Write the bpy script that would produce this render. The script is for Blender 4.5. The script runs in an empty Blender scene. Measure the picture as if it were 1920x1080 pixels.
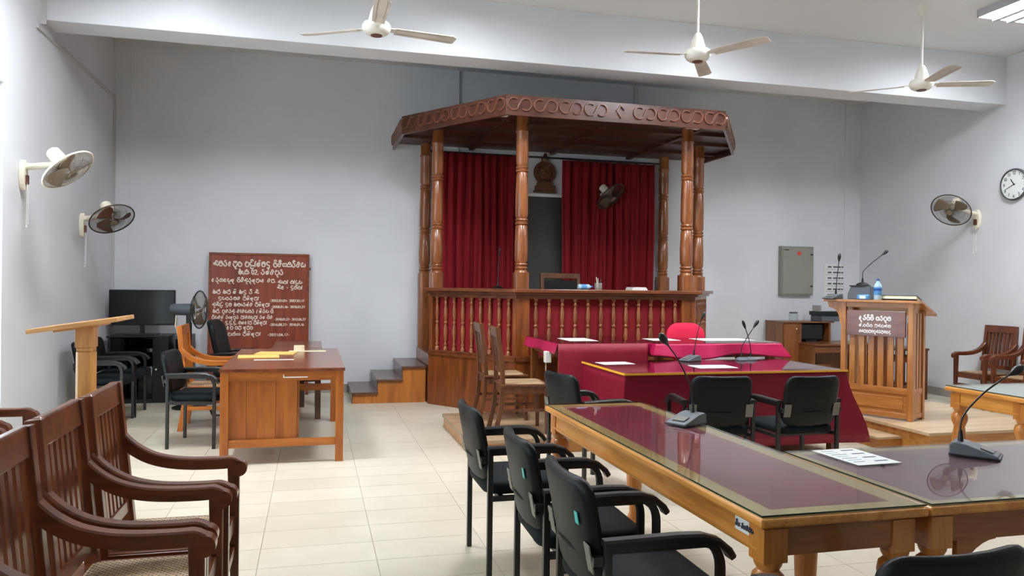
import bpy, math, random
from mathutils import Vector, Matrix, Euler
random.seed(7)
S = bpy.context.scene
COL = S.collection
PI = math.pi
R_ = math.radians
# ------------------------------------------------------------------ camera
cam_d = bpy.data.cameras.new('camera'); cam = bpy.data.objects.new('camera', cam_d); COL.objects.link(cam)
cam_d.sensor_width = 36.0; cam_d.lens = 36 * 1437.6 / 1920; cam_d.clip_start = .05; cam_d.clip_end = 200
cr = Vector((0.96794905, -0.25083084, 0.01259042)); cd = Vector((0.01144345, -0.00603072, -0.99991634)); cf = Vector((0.25088579, 0.96801215, -0.00296706))
M = Matrix.Identity(4)
for i in range(3):
    M[i][0] = cr[i]; M[i][1] = -cd[i]; M[i][2] = -cf[i]
M.translation = Vector((0, 0, 1.45))
cam.matrix_world = M
S.camera = cam
# ------------------------------------------------------------------ world, exposure
w = bpy.data.worlds.new('sky'); S.world = w; w.use_nodes = True
bg = w.node_tree.nodes['Background']; bg.inputs[0].default_value = (.86, .93, 1.0, 1); bg.inputs[1].default_value = 5.0
S.view_settings.view_transform = 'Standard'; S.view_settings.look = 'None'; S.view_settings.gamma = 1
S.view_settings.use_curve_mapping = False
S.view_settings.exposure = 0.12
TUBE_STRENGTH = 105.0

# ------------------------------------------------------------------ materials
def lin(c):
    def f(u):
        u /= 255.0
        return u / 12.92 if u <= .04045 else ((u + .055) / 1.055) ** 2.4
    return (f(c[0]), f(c[1]), f(c[2]), 1)
MATS = {}
def newmat(name):
    m = bpy.data.materials.new(name); m.use_nodes = True
    nt = m.node_tree; return m, nt, nt.nodes['Principled BSDF']
def plain(name, c, rough=.5, metal=0, spec=.5, bump=0, bscale=60, sheen=0, coat=0, var=0, emit=None, vscale=4):
    m, nt, b = newmat(name); N = nt.nodes; L = nt.links
    b.inputs['Base Color'].default_value = lin(c); b.inputs['Roughness'].default_value = rough
    b.inputs['Metallic'].default_value = metal; b.inputs['Specular IOR Level'].default_value = spec
    b.inputs['Coat Weight'].default_value = coat; b.inputs['Coat Roughness'].default_value = .08
    if sheen:
        b.inputs['Sheen Weight'].default_value = sheen; b.inputs['Sheen Roughness'].default_value = .4
        b.inputs['Sheen Tint'].default_value = lin(c)
    tc = N.new('ShaderNodeTexCoord')
    if bump:
        n = N.new('ShaderNodeTexNoise'); n.inputs['Scale'].default_value = bscale; n.inputs['Detail'].default_value = 4
        L.new(tc.outputs['Object'], n.inputs['Vector'])
        bp = N.new('ShaderNodeBump'); bp.inputs['Strength'].default_value = bump; bp.inputs['Distance'].default_value = .01
        L.new(n.outputs['Fac'], bp.inputs['Height']); L.new(bp.outputs['Normal'], b.inputs['Normal'])
    if var:
        n = N.new('ShaderNodeTexNoise'); n.inputs['Scale'].default_value = vscale; n.inputs['Detail'].default_value = 6
        L.new(tc.outputs['Object'], n.inputs['Vector'])
        r = N.new('ShaderNodeValToRGB'); r.color_ramp.elements[0].position = .3; r.color_ramp.elements[1].position = .7
        r.color_ramp.elements[0].color = lin([x * (1 - var) for x in c]); r.color_ramp.elements[1].color = lin([min(255, x * (1 + var * .5)) for x in c])
        L.new(n.outputs['Fac'], r.inputs['Fac']); L.new(r.outputs['Color'], b.inputs['Base Color'])
    if emit:
        b.inputs['Emission Color'].default_value = lin(emit[0]); b.inputs['Emission Strength'].default_value = emit[1]
    MATS[name] = m; return m
def wood(name, dark, light, axis='z', rough=.35, coat=.25, scale=1.0, knots=.5):
    m, nt, b = newmat(name); N = nt.nodes; L = nt.links
    tc = N.new('ShaderNodeTexCoord'); oi = N.new('ShaderNodeObjectInfo')
    add = N.new('ShaderNodeVectorMath'); add.operation = 'MULTIPLY_ADD'
    comb = N.new('ShaderNodeCombineXYZ')
    for i in range(3): L.new(oi.outputs['Random'], comb.inputs[i])
    L.new(comb.outputs[0], add.inputs[0]); add.inputs[1].default_value = (7, 13, 5); L.new(tc.outputs['Object'], add.inputs[2])
    mp = N.new('ShaderNodeMapping')
    st = {'x': (.9, 9, 9), 'y': (9, .9, 9), 'z': (9, 9, .9)}[axis]
    mp.inputs['Scale'].default_value = [q * scale for q in st]
    L.new(add.outputs[0], mp.inputs['Vector'])
    n1 = N.new('ShaderNodeTexNoise'); n1.inputs['Scale'].default_value = 1.6; n1.inputs['Detail'].default_value = 3; n1.inputs['Distortion'].default_value = .6
    L.new(mp.outputs[0], n1.inputs['Vector'])
    n2 = N.new('ShaderNodeTexNoise'); n2.inputs['Scale'].default_value = 9; n2.inputs['Detail'].default_value = 6
    L.new(mp.outputs[0], n2.inputs['Vector'])
    mx = N.new('ShaderNodeMath'); mx.operation = 'MULTIPLY_ADD'; mx.inputs[1].default_value = .35
    L.new(n2.outputs['Fac'], mx.inputs[0]); 
    m2 = N.new('ShaderNodeMath'); m2.operation = 'MULTIPLY'; m2.inputs[1].default_value = .75; L.new(n1.outputs['Fac'], m2.inputs[0]); L.new(m2.outputs[0], mx.inputs[2])
    r = N.new('ShaderNodeValToRGB'); e = r.color_ramp.elements
    e[0].position = .36; e[0].color = lin(dark); e[1].position = .70; e[1].color = lin(light)
    mid = r.color_ramp.elements.new(.52); mid.color = lin([dark[i] * .42 + light[i] * .58 for i in range(3)])
    L.new(mx.outputs[0], r.inputs['Fac']); L.new(r.outputs['Color'], b.inputs['Base Color'])
    b.inputs['Roughness'].default_value = rough; b.inputs['Coat Weight'].default_value = coat; b.inputs['Coat Roughness'].default_value = .15
    bp = N.new('ShaderNodeBump'); bp.inputs['Strength'].default_value = .06; bp.inputs['Distance'].default_value = .005
    L.new(n2.outputs['Fac'], bp.inputs['Height']); L.new(bp.outputs['Normal'], b.inputs['Normal'])
    MATS[name] = m; return m
def glassy(name, tint=(235, 245, 240), base=.035, rough=0.0):
    m = bpy.data.materials.new(name); m.use_nodes = True; nt = m.node_tree; N = nt.nodes; L = nt.links
    N.remove(N['Principled BSDF']); out = N['Material Output']
    t = N.new('ShaderNodeBsdfTransparent'); t.inputs[0].default_value = lin(tint)
    g = N.new('ShaderNodeBsdfGlossy'); g.inputs['Roughness'].default_value = rough
    fr = N.new('ShaderNodeFresnel'); ge = N.new('ShaderNodeNewGeometry'); io = N.new('ShaderNodeMath'); io.operation = 'MULTIPLY_ADD'; io.inputs[1].default_value = 1 / 1.5 - 1.5; io.inputs[2].default_value = 1.5
    L.new(ge.outputs['Backfacing'], io.inputs[0]); L.new(io.outputs[0], fr.inputs['IOR'])
    mix = N.new('ShaderNodeMixShader'); L.new(fr.outputs[0], mix.inputs[0]); L.new(t.outputs[0], mix.inputs[1]); L.new(g.outputs[0], mix.inputs[2])
    L.new(mix.outputs[0], out.inputs['Surface']); MATS[name] = m; return m
def cane(name):
    m, nt, b = newmat(name); N = nt.nodes; L = nt.links
    tc = N.new('ShaderNodeTexCoord'); mp = N.new('ShaderNodeMapping'); mp.inputs['Rotation'].default_value = (0, 0, R_(45)); mp.inputs['Scale'].default_value = (1, 1, 1)
    L.new(tc.outputs['Object'], mp.inputs['Vector'])
    v = N.new('ShaderNodeTexVoronoi'); v.inputs['Scale'].default_value = 62; v.inputs['Randomness'].default_value = .12
    L.new(mp.outputs[0], v.inputs['Vector'])
    r = N.new('ShaderNodeValToRGB'); e = r.color_ramp.elements
    e[0].position = .25; e[0].color = lin((70, 42, 24)); e[1].position = .42; e[1].color = lin((196, 168, 130))
    L.new(v.outputs['Distance'], r.inputs['Fac'])
    n = N.new('ShaderNodeTexNoise'); n.inputs['Scale'].default_value = 7; L.new(tc.outputs['Object'], n.inputs['Vector'])
    mx = N.new('ShaderNodeMix'); mx.data_type = 'RGBA'; mx.blend_type = 'MULTIPLY'; mx.inputs[0].default_value = .6
    r2 = N.new('ShaderNodeValToRGB'); r2.color_ramp.elements[0].position = .35; r2.color_ramp.elements[0].color = lin((165, 135, 105)); r2.color_ramp.elements[1].position = .6; r2.color_ramp.elements[1].color = (1, 1, 1, 1)
    L.new(n.outputs['Fac'], r2.inputs['Fac']); L.new(r.outputs[0], mx.inputs[6]); L.new(r2.outputs[0], mx.inputs[7])
    L.new(mx.outputs[2], b.inputs['Base Color'])
    bp = N.new('ShaderNodeBump'); bp.inputs['Strength'].default_value = .6; bp.inputs['Distance'].default_value = .004
    L.new(v.outputs['Distance'], bp.inputs['Height']); L.new(bp.outputs['Normal'], b.inputs['Normal'])
    b.inputs['Roughness'].default_value = .55; MATS[name] = m; return m
def tilemat():
    m, nt, b = newmat('tile'); N = nt.nodes; L = nt.links
    oi = N.new('ShaderNodeObjectInfo'); g = N.new('ShaderNodeNewGeometry')
    n = N.new('ShaderNodeTexNoise'); n.inputs['Scale'].default_value = 2.5; n.inputs['Detail'].default_value = 5; L.new(g.outputs['Position'], n.inputs['Vector'])
    a = N.new('ShaderNodeMath'); a.operation = 'MULTIPLY_ADD'; a.inputs[1].default_value = .25; L.new(oi.outputs['Random'], a.inputs[0]); 
    q = N.new('ShaderNodeMath'); q.operation = 'MULTIPLY'; q.inputs[1].default_value = .75; L.new(n.outputs['Fac'], q.inputs[0]); L.new(q.outputs[0], a.inputs[2])
    r = N.new('ShaderNodeValToRGB'); e = r.color_ramp.elements
    e[0].position = .3; e[0].color = lin((194, 186, 166)); e[1].position = .75; e[1].color = lin((208, 200, 181))
    L.new(a.outputs[0], r.inputs['Fac']); L.new(r.outputs[0], b.inputs['Base Color']); b.inputs['Roughness'].default_value = .34; b.inputs['Specular IOR Level'].default_value = .45
    MATS['tile'] = m
tilemat(); cane('cane')
plain('wall', (219, 221, 225), .85, bump=.05, bscale=120, var=.03, vscale=1.2)
plain('ceil', (214, 214, 214), .9, bump=.04)
plain('grout', (184, 175, 156), .9)
plain('skirt', (150, 145, 138), .4)
plain('conduit', (196, 196, 196), .6)
plain('dark_gap', (60, 58, 55), .8)
wood('bench', (78, 35, 11), (142, 76, 29), 'z')
wood('bench_h', (74, 34, 13), (126, 68, 30), 'x')
wood('post', (96, 50, 22), (152, 90, 46), 'z', rough=.3, coat=.4)
wood('fascia', (58, 30, 22), (92, 54, 40), 'x', rough=.3, coat=.35)
wood('scroll_lit', (86, 50, 38), (122, 78, 60), 'x', rough=.3, coat=.35)  # lighter than the fascia, highlights on the carved edges put into the colour
wood('soffit', (44, 20, 10), (78, 40, 22), 'x', rough=.5)
wood('step', (146, 82, 26), (190, 118, 48), 'z')
wood('tread', (70, 44, 34), (98, 70, 56), 'x', rough=.3)
wood('arm_dark', (66, 28, 12), (116, 60, 30), 'x', rough=.28, coat=.4)
wood('arm_dark_v', (66, 28, 12), (116, 60, 30), 'z', rough=.28, coat=.4)
wood('desk', (140, 70, 15), (186, 108, 35), 'z')
wood('desk_h', (140, 70, 15), (186, 108, 35), 'x')
wood('desk_top', (92, 40, 20), (128, 66, 38), 'y', rough=.22, coat=.3)
wood('tan', (176, 116, 56), (222, 166, 96), 'z')
wood('tan_h', (176, 116, 56), (222, 166, 96), 'x')
wood('lect', (140, 82, 34), (196, 134, 70), 'z')
wood('lect_h', (140, 82, 34), (196, 134, 70), 'x')
wood('table', (178, 106, 36), (222, 156, 76), 'y')
wood('table_v', (160, 90, 34), (205, 136, 62), 'z')
wood('table_top', (196, 158, 96), (224, 192, 132), 'y', rough=.4)
wood('dining', (66, 36, 18), (110, 66, 38), 'z')
wood('deskr', (96, 54, 24), (150, 94, 48), 'z')
wood('deskr_h', (88, 50, 26), (136, 84, 48), 'x')
wood('board', (104, 42, 24), (146, 68, 44), 'z', rough=.3, coat=.3, scale=.6)
wood('board_frame', (92, 40, 14), (140, 72, 30), 'x')
wood('sign', (92, 46, 40), (118, 66, 58), 'x', rough=.25, coat=.4)
wood('laminate', (176, 150, 116), (208, 184, 150), 'x', rough=.35, scale=.7)
wood('laminate_d', (138, 112, 84), (178, 152, 122), 'x', rough=.4, scale=.7)
wood('dais_side', (156, 96, 40), (200, 140, 70), 'x')
plain('maroon', (150, 14, 62), .5, var=.15)
plain('maroon_l', (142, 74, 96), .5, var=.1)
plain('curtain', (134, 2, 22), .85, sheen=.35, bump=.15, bscale=150)
plain('redpanel', (128, 2, 20), .85, sheen=.4, bump=.1, bscale=200)
plain('velvet', (132, 2, 36), .6, sheen=.15, bump=.1, bscale=120)
plain('satin', (120, 1, 36), .5, sheen=.08, spec=.3)
plain('satin_pink', (172, 14, 72), .42, sheen=.4, bump=.2, bscale=30)
plain('gold', (226, 168, 44), .5)
plain('black_fabric', (13, 21, 25), .75, spec=.2, sheen=.12, bump=.12, bscale=350)
plain('black_vinyl', (11, 16, 18), .46, spec=.22, bump=.06, bscale=250)
plain('black_metal', (20, 20, 21), .35, metal=.0, spec=.6)
plain('black_plastic', (16, 16, 17), .4)
plain('grey_plastic', (88, 94, 100), .45)
plain('plate', (112, 110, 102), .45, metal=.3)
plain('steel', (176, 174, 168), .4, metal=.6)
plain('pink_fabric', (206, 14, 62), .8, sheen=.4)
plain('fan_cream', (232, 226, 204), .45)
plain('fan_white', (226, 222, 212), .4, var=.05)
plain('fan_blade', (206, 196, 186), .5, var=.10)
plain('fan_brown', (96, 52, 34), .5)
plain('fan_mesh', (112, 100, 84), .55)
plain('fan_mesh_d', (72, 62, 50), .55)
plain('fan_wing', (128, 112, 88), .45)
plain('fan_steel', (150, 140, 120), .35, metal=.7)
plain('screen', (7, 8, 10), .12)
plain('white', (236, 236, 232), .6)
plain('paper', (226, 228, 226), .7)
plain('manila', (226, 188, 104), .7)
plain('cream', (236, 226, 190), .6)
plain('letter', (228, 214, 198), .6)
plain('letter_w', (244, 240, 238), .5)
plain('ink', (70, 76, 86), .7)
plain('dbpanel', (142, 142, 132), .5)
plain('red_mark', (214, 60, 46), .5)
plain('clock_rim', (92, 94, 98), .3, metal=.4)
plain('clock_face', (238, 242, 240), .4)
plain('darkpanel', (62, 62, 58), .5)
plain('emblem', (104, 60, 34), .4, var=.3, vscale=30)
plain('blue_label', (88, 150, 206), .4)
plain('blue_dark', (34, 82, 160), .4)
plain('water', (176, 208, 224), .15)
plain('teal', (70, 176, 168), .6)
plain('tube', (255, 255, 255), .5, emit=((246, 250, 255), TUBE_STRENGTH))
plain('lamp_off', (214, 204, 190), .4)
plain('louver', (176, 178, 184), .5)
plain('alu', (206, 212, 212), .35, metal=.3)
glassy('glass', (250, 253, 252)); glassy('glass_top', (247, 251, 249))
plain('glass_edge', (40, 62, 54), .15)
glassy('smoke', (120, 120, 120))

# ------------------------------------------------------------------ mesh helpers
def rotz(a): return Matrix.Rotation(a, 4, 'Z')
def T(x, y, z): return Matrix.Translation((x, y, z))
class MB:
    def __init__(s): s.v = []; s.f = []; s.M = Matrix.Identity(4)
    def add(s, vs, fs):
        o = len(s.v)
        s.v += [tuple(s.M @ Vector(p)) for p in vs]; s.f += [tuple(i + o for i in f) for f in fs]
        return s
    def box(s, c, d, rot=None):
        x, y, z = d[0] / 2, d[1] / 2, d[2] / 2
        vs = [Vector(p) for p in ((-x, -y, -z), (x, -y, -z), (x, y, -z), (-x, y, -z), (-x, -y, z), (x, -y, z), (x, y, z), (-x, y, z))]
        if rot is not None: vs = [rot @ p for p in vs]
        c = Vector(c)
        return s.add([p + c for p in vs], [(0, 3, 2, 1), (4, 5, 6, 7), (0, 1, 5, 4), (1, 2, 6, 5), (2, 3, 7, 6), (3, 0, 4, 7)])
    def b2(s, lo, hi): return s.box([(lo[i] + hi[i]) / 2 for i in range(3)], [abs(hi[i] - lo[i]) for i in range(3)])
    def bar(s, p, q, w, h, up=(0, 0, 1), w2=None, h2=None):
        p, q = Vector(p), Vector(q); t = (q - p).normalized(); u = Vector(up)
        if abs(t.dot(u)) > .98: u = Vector((1, 0, 0))
        a = t.cross(u).normalized(); b = a.cross(t).normalized(); w2 = w2 or w; h2 = h2 or h
        vs = []
        for c, ww, hh in ((p, w, h), (q, w2, h2)):
            for i, j in ((-1, -1), (1, -1), (1, 1), (-1, 1)): vs.append(c + a * i * ww / 2 + b * j * hh / 2)
        return s.add(vs, [(0, 3, 2, 1), (4, 5, 6, 7), (0, 1, 5, 4), (1, 2, 6, 5), (2, 3, 7, 6), (3, 0, 4, 7)])
    def sweep(s, path, prof, up=(0, 0, 1), closed=False, scales=None):
        P = [Vector(p) for p in path]; n = len(P); k = len(prof); vs = []; u0 = Vector(up)
        for i in range(n):
            if closed: t = P[(i + 1) % n] - P[i - 1]
            else: t = P[min(i + 1, n - 1)] - P[max(i - 1, 0)]
            t.normalize(); u = u0
            if abs(t.dot(u)) > .985: u = Vector((1, 0, 0)) if abs(t.x) < .9 else Vector((0, 1, 0))
            a = t.cross(u).normalized(); b = a.cross(t).normalized()
            sc = scales[i] if scales else 1
            for (x, y) in prof: vs.append(P[i] + a * x * sc + b * y * sc)
        fs = []
        for i in range(n if closed else n - 1):
            j = (i + 1) % n
            for q in range(k): fs.append((i * k + q, i * k + (q + 1) % k, j * k + (q + 1) % k, j * k + q))
        if not closed:
            fs.append(tuple(range(k))[::-1]); fs.append(tuple((n - 1) * k + q for q in range(k)))
        return s.add(vs, fs)
    def tube(s, path, r, seg=8, up=(0, 0, 1), closed=False):
        rs = r if isinstance(r, (list, tuple)) else None
        prof = [(math.cos(2 * PI * i / seg), math.sin(2 * PI * i / seg)) for i in range(seg)]
        if rs is None: prof = [(x * r, y * r) for x, y in prof]
        return s.sweep(path, prof, up, closed, rs)
    def lathe(s, prof, c=(0, 0, 0), seg=16, M=None, caps=True):
        vs = []; fs = []; c = Vector(c); n = len(prof)
        for (r, z) in prof:
            for i in range(seg):
                a = 2 * PI * i / seg; p = Vector((r * math.cos(a), r * math.sin(a), z))
                if M is not None: p = M @ p
                vs.append(p + c)
        for j in range(n - 1):
            for i in range(seg):
                k = (i + 1) % seg; fs.append((j * seg + i, j * seg + k, (j + 1) * seg + k, (j + 1) * seg + i))
        if caps and prof[0][0] > 1e-4: fs.append(tuple(range(seg))[::-1])
        if caps and prof[-1][0] > 1e-4: fs.append(tuple((n - 1) * seg + i for i in range(seg)))
        return s.add(vs, fs)
    def prism(s, poly, z0, z1, M=None):
        n = len(poly); vs = [Vector((x, y, z0)) for x, y in poly] + [Vector((x, y, z1)) for x, y in poly]
        if M is not None: vs = [M @ p for p in vs]
        return s.add(vs, [tuple(range(n))[::-1], tuple(range(n, 2 * n))] + [(i, (i + 1) % n, n + (i + 1) % n, n + i) for i in range(n)])
    def grid(s, nu, nv, fn):
        vs = [fn(i / (nu - 1), j / (nv - 1)) for j in range(nv) for i in range(nu)]
        return s.add(vs, [(j * nu + i, j * nu + i + 1, (j + 1) * nu + i + 1, (j + 1) * nu + i) for j in range(nv - 1) for i in range(nu - 1)])
    def pad(s, w, h, t, r, bulge=.012, bend=0, M=None, seg=5):
        # upholstered cushion: rounded rectangle w x h in local XY, thickness t along Z, bent along X
        def ring(inset, z):
            ww, hh = w / 2 - inset, h / 2 - inset; rr = max(r - inset, .004); out = []
            for cx, cy, a0 in ((ww - rr, hh - rr, 0), (-ww + rr, hh - rr, 90), (-ww + rr, -hh + rr, 180), (ww - rr, -hh + rr, 270)):
                for k in range(seg + 1):
                    a = R_(a0 + 90 * k / seg); out.append((cx + rr * math.cos(a), cy + rr * math.sin(a), z))
                if cx > 0 and cy > 0 or cx < 0 and cy > 0 or True:
                    pass
            # subdivide straight runs so the bend shows
            o2 = []
            m = len(out)
            for i in range(m):
                p, q = out[i], out[(i + 1) % m]; o2.append(p)
                if i % (seg + 1) == seg:
                    for k in (1, 2, 3): o2.append(tuple(p[c] + (q[c] - p[c]) * k / 4 for c in range(3)))
            return o2
        e = min(t * .45, .02)
        rings = [ring(min(w, h) * .30, -t / 2), ring(e * 1.2, -t / 2), ring(e * .35, -t / 2 + e * .3), ring(0, -t / 2 + e), ring(0, t / 2 - e), ring(e * .35, t / 2 - e * .3), ring(e * 1.4, t / 2 + bulge * .25), ring(min(w, h) * .18, t / 2 + bulge * .75), ring(min(w, h) * .36, t / 2 + bulge)]
        k = len(rings[0]); vs = [p for rg in rings for p in rg]; fs = []
        for j in range(len(rings) - 1):
            for i in range(k): fs.append((j * k + i, j * k + (i + 1) % k, (j + 1) * k + (i + 1) % k, (j + 1) * k + i))
        fs.append(tuple(range(k))[::-1]); fs.append(tuple((len(rings) - 1) * k + i for i in range(k)))
        vs = [Vector((p[0], p[1], p[2] + bend * ((p[0] / (w / 2)) ** 2))) for p in vs]
        if M is not None: vs = [M @ p for p in vs]
        return s.add(vs, fs)
    def mesh(s, name, mat, smooth=None):
        me = bpy.data.meshes.new(name); me.from_pydata(s.v, [], s.f); me.materials.append(MATS[mat] if isinstance(mat, str) else mat)
        if smooth:
            me.polygons.foreach_set('use_smooth', [True] * len(me.polygons))
            me.set_sharp_from_angle(angle=R_(smooth))
        me.validate(); me.update(); return me
    def build(s, name, mat, parent=None, bevel=0, smooth=None, solid=0, world=False):
        if world and parent is not None:
            o = parent.location
            s.v = [(p[0] - o[0], p[1] - o[1], p[2] - o[2]) for p in s.v]
        ob = bpy.data.objects.new(name, s.mesh(name, mat, smooth)); COL.objects.link(ob)
        if parent is not None: ob.parent = parent
        if solid:
            m = ob.modifiers.new('thickness', 'SOLIDIFY'); m.thickness = solid; m.offset = 0
        if bevel:
            m = ob.modifiers.new('bevel', 'BEVEL'); m.width = bevel; m.segments = 2; m.limit_method = 'ANGLE'; m.angle_limit = R_(40)
        return ob
def tag(o, label=None, cat=None, group=None, kind=None):
    if label: o['label'] = label
    if cat: o['category'] = cat
    if group: o['group'] = group
    if kind: o['kind'] = kind
    return o
def thing(name, label, cat, loc=(0, 0, 0), rz=0, group=None):
    o = bpy.data.objects.new(name, None); COL.objects.link(o); o.empty_display_size = .1
    o.location = loc; o.rotation_euler = (0, 0, rz); return tag(o, label, cat, group)
def copy_tree(o, parent=None):
    c = o.copy(); COL.objects.link(c); c.parent = parent
    for ch in list(o.children): copy_tree(ch, c)
    return c
def dup(root, loc, rz, label, group=None):
    r = copy_tree(root); r.location = loc; r.rotation_euler = (0, 0, rz); r['label'] = label
    if group: r['group'] = group
    return r
def struct(o): o['kind'] = 'structure'; return o
def arc(cx, cy, r, a0, a1, n=10, ry=None):
    ry = r if ry is None else ry
    return [(cx + r * math.cos(R_(a0 + (a1 - a0) * i / n)), cy + ry * math.sin(R_(a0 + (a1 - a0) * i / n))) for i in range(n + 1)]

# ------------------------------------------------------------------ lettering (stroke letters in a unit box, round script)
def GL():
    A = arc; G = {}
    G['sa'] = [A(.3, .35, .28, 200, -20, 12) + [(.55, .3)] + A(.78, .35, .22, 200, 380, 10), A(.3, .38, .12, 0, 330, 8), A(.62, .7, .22, -20, 170, 8)]
    G['ba'] = [A(.5, .45, .42, 130, -230 + 0, 18), A(.34, .62, .12, 0, 330, 8), A(.62, .62, .13, 180, -120, 8)]
    G['ra'] = [A(.42, .36, .33, 160, 450, 16), A(.5, .78, .2, 200, 40, 8)]
    G['ga'] = [A(.36, .35, .3, 90, 300, 12), A(.7, .35, .26, 210, -90 + 180 + 60, 12), A(.36, .66, .13, -90, 200, 8)]
    G['ma'] = [A(.5, .36, .42, 160, 380, 16), A(.32, .72, .16, -60, 220, 8), A(.7, .72, .16, -40, 240, 8)]
    G['va'] = [A(.5, .4, .4, 120, 400, 18), A(.42, .66, .16, -90, 180, 8)]
    G['pa'] = [A(.5, .4, .42, 110, 430, 18), A(.34, .74, .12, 0, 340, 8)]
    G['la'] = [A(.4, .5, .32, 60, 320, 14) + A(.78, .3, .2, 180, 360, 8), A(.5, -.08, .3, 150, 350, 8)]
    G['ta'] = [A(.36, .36, .3, 60, 330, 14) + A(.8, .5, .2, 220, 80, 8), A(.34, .42, .12, 0, 330, 8)]
    G['da'] = [A(.5, .6, .32, 20, 250, 12) + A(.5, .05, .28, 100, -160, 12)]
    G['ha'] = [A(.4, .4, .36, 60, 330, 14), A(.62, .55, .2, -60, 180, 10), A(.85, .25, .14, 60, 330, 8)]
    G['ka'] = [A(.3, .34, .27, 30, 330, 12), A(.76, .34, .24, -150, 150, 12), A(.52, .62, .26, 10, 170, 8)]
    G['na'] = [A(.3, .32, .26, 60, 360, 12) + A(.78, .4, .22, 200, 60, 8), A(.48, .74, .2, -20, 190, 8)]
    G['ya'] = [A(.28, .38, .26, 100, 350, 12) + A(.72, .38, .26, 190, 420, 12), A(.3, .72, .12, -90, 180, 6)]
    G['a'] = [A(.42, .36, .34, 60, 350, 14) + A(.86, .5, .12, 200, 60, 6), A(.42, .42, .14, 0, 340, 8), A(.3, .84, .14, -60, 180, 6), [(.9, .1), (.9, .7)]]
    G['ta2'] = [A(.46, .4, .38, 60, 320, 16), A(.5, .5, .14, 0, 340, 8)]
    G['cha'] = [A(.3, .4, .26, 20, 340, 12), A(.74, .4, .26, 200, 500, 14)]
    G['AA'] = [[(.1, 0), (.1, .75)] + A(.24, .75, .14, 180, 40, 6)]
    G['E'] = [A(.22, .4, .2, 40, 360, 12), [(.42, .4), (.42, .05)]]
    for d, st in {'0': [A(.3, .45, .25, 0, 360, 14, .42)], '1': [[(.15, .7), (.32, .88), (.32, 0)]], '2': [A(.3, .62, .24, 160, -40, 10) + [(.06, 0), (.56, 0)]], '7': [[(.06, .88), (.54, .88), (.22, 0)]], '6': [A(.3, .26, .24, 0, 360, 12), [(.08, .3), (.16, .6), (.4, .9)]], '8': [A(.3, .66, .2, 0, 360, 10), A(.3, .23, .23, 0, 360, 10)], '.': [A(.12, .05, .05, 0, 360, 5)], '-': [[(.05, .4), (.35, .4)]], '/': [[(.02, -.1), (.3, .95)]]}.items(): G[d] = st
    W = {k: .98 for k in G}; W.update({'AA': .42, 'E': .5, '0': .62, '1': .5, '2': .64, '7': .6, '6': .62, '8': .62, '.': .26, '-': .42, '/': .36, 'la': 1.0})
    return G, W
GLY, GW = GL()
MARK = {'i': [arc(.5, .95, .26, 0, 180, 8)], 'u': [[(.5, 0), (.52, -.22)] + arc(.7, -.22, .18, 180, 330, 6)], 'h': [[(.55, .85), (.6, 1.1), (.8, 1.15), (.72, 1.0)]], 'r': [arc(.5, 1.05, .3, 20, 160, 6)]}
def text_strokes(words, size, width=None):
    # words: list of strings of space-separated letter tokens; returns strokes (list of 2D polylines) and total width
    x = 0; out = []
    for wi, wd in enumerate(words):
        for tok in wd.split():
            base, _, mk = tok.partition('+')
            for st in GLY[base]: out.append([(x + p[0] * .92, p[1]) for p in st])
            for c in mk:
                for st in MARK[c]: out.append([(x + p[0] * .92, p[1]) for p in st])
            x += GW[base]
        x += .5
    x -= .5
    sx = size if width is None else width / x
    return [[(p[0] * sx, p[1] * size) for p in st] for st in out], x * sx
def letter_mesh(mb, words, x, z, size, width, thick, y=0.0, align='l', M=None):
    st, wtot = text_strokes(words, size, width)
    if align == 'c': x -= wtot / 2
    for s_ in st:
        pts = [(x + p[0], y, z + p[1]) for p in s_]
        if M is not None: pts = [tuple(M @ Vector(p)) for p in pts]
        up = (0, 1, 0) if M is None else (M.to_3x3() @ Vector((0, 1, 0)))
        mb.sweep(pts, [(-thick, -.004), (thick, -.004), (thick, .002), (-thick, .002)][::-1], up)
    return wtot

# ================================================================== THE SETTING
XL, XR, YB, YF, ZC = -2.42, 8.45, 10.49, -3.2, 4.42
fl = MB().b2((XL, YF, -.12), (XR, YB, -.006)).build('floor', 'grout'); struct(fl)
t_me = MB().b2((-.2985, -.1485, -.006), (.2985, .1485, 0)).mesh('tile', 'tile')
def tile(x, y):
    o = bpy.data.objects.new('tile', t_me); COL.objects.link(o); o.parent = fl; o.location = (x, y, 0)
rest = MB(); n_t = 0
ix0 = math.floor((XL - .34) / .6); ix1 = math.ceil((XR - .34) / .6)
for ix in range(ix0, ix1):
    for iy in range(-24, 22):
        x0, x1 = max(XL, .34 + .6 * ix), min(XR, .34 + .6 * (ix + 1)); y0, y1 = max(YF, 4.07 + .3 * iy), min(YB, 4.07 + .3 * (iy + 1))
        if x1 - x0 < .03 or y1 - y0 < .03: continue
        whole = x1 - x0 > .599 and y1 - y0 > .299
        cx, cy = (x0 + x1) / 2, (y0 + y1) / 2
        if whole and n_t < 290 and ((3.0 < cy and -2.4 < cx < 2.2) or (3.6 < cy < 6.6 and cx < 5.3)): tile(cx, cy); n_t += 1
        else: rest.b2((x0 + .0015, y0 + .0015, -.006), (x1 - .0015, y1 - .0015, 0))
tag(rest.build('tile_remainder', 'tile', fl), kind='stuff')
struct(MB().b2((XL - .2, YF - .2, ZC), (XR + .2, YB + .2, ZC + .2)).build('ceiling', 'ceil'))
struct(MB().b2((XR, YF - .2, -.12), (XR + .2, YB + .2, ZC)).build('wall_right', 'wall'))
struct(MB().b2((XL - .2, YF - .2, -.12), (XR + .2, YF, ZC)).build('wall_front', 'wall'))
wb = struct(MB().b2((XL - .2, YB, -.12), (XR + .2, YB + .2, ZC)).build('wall_back', 'wall'))
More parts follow.
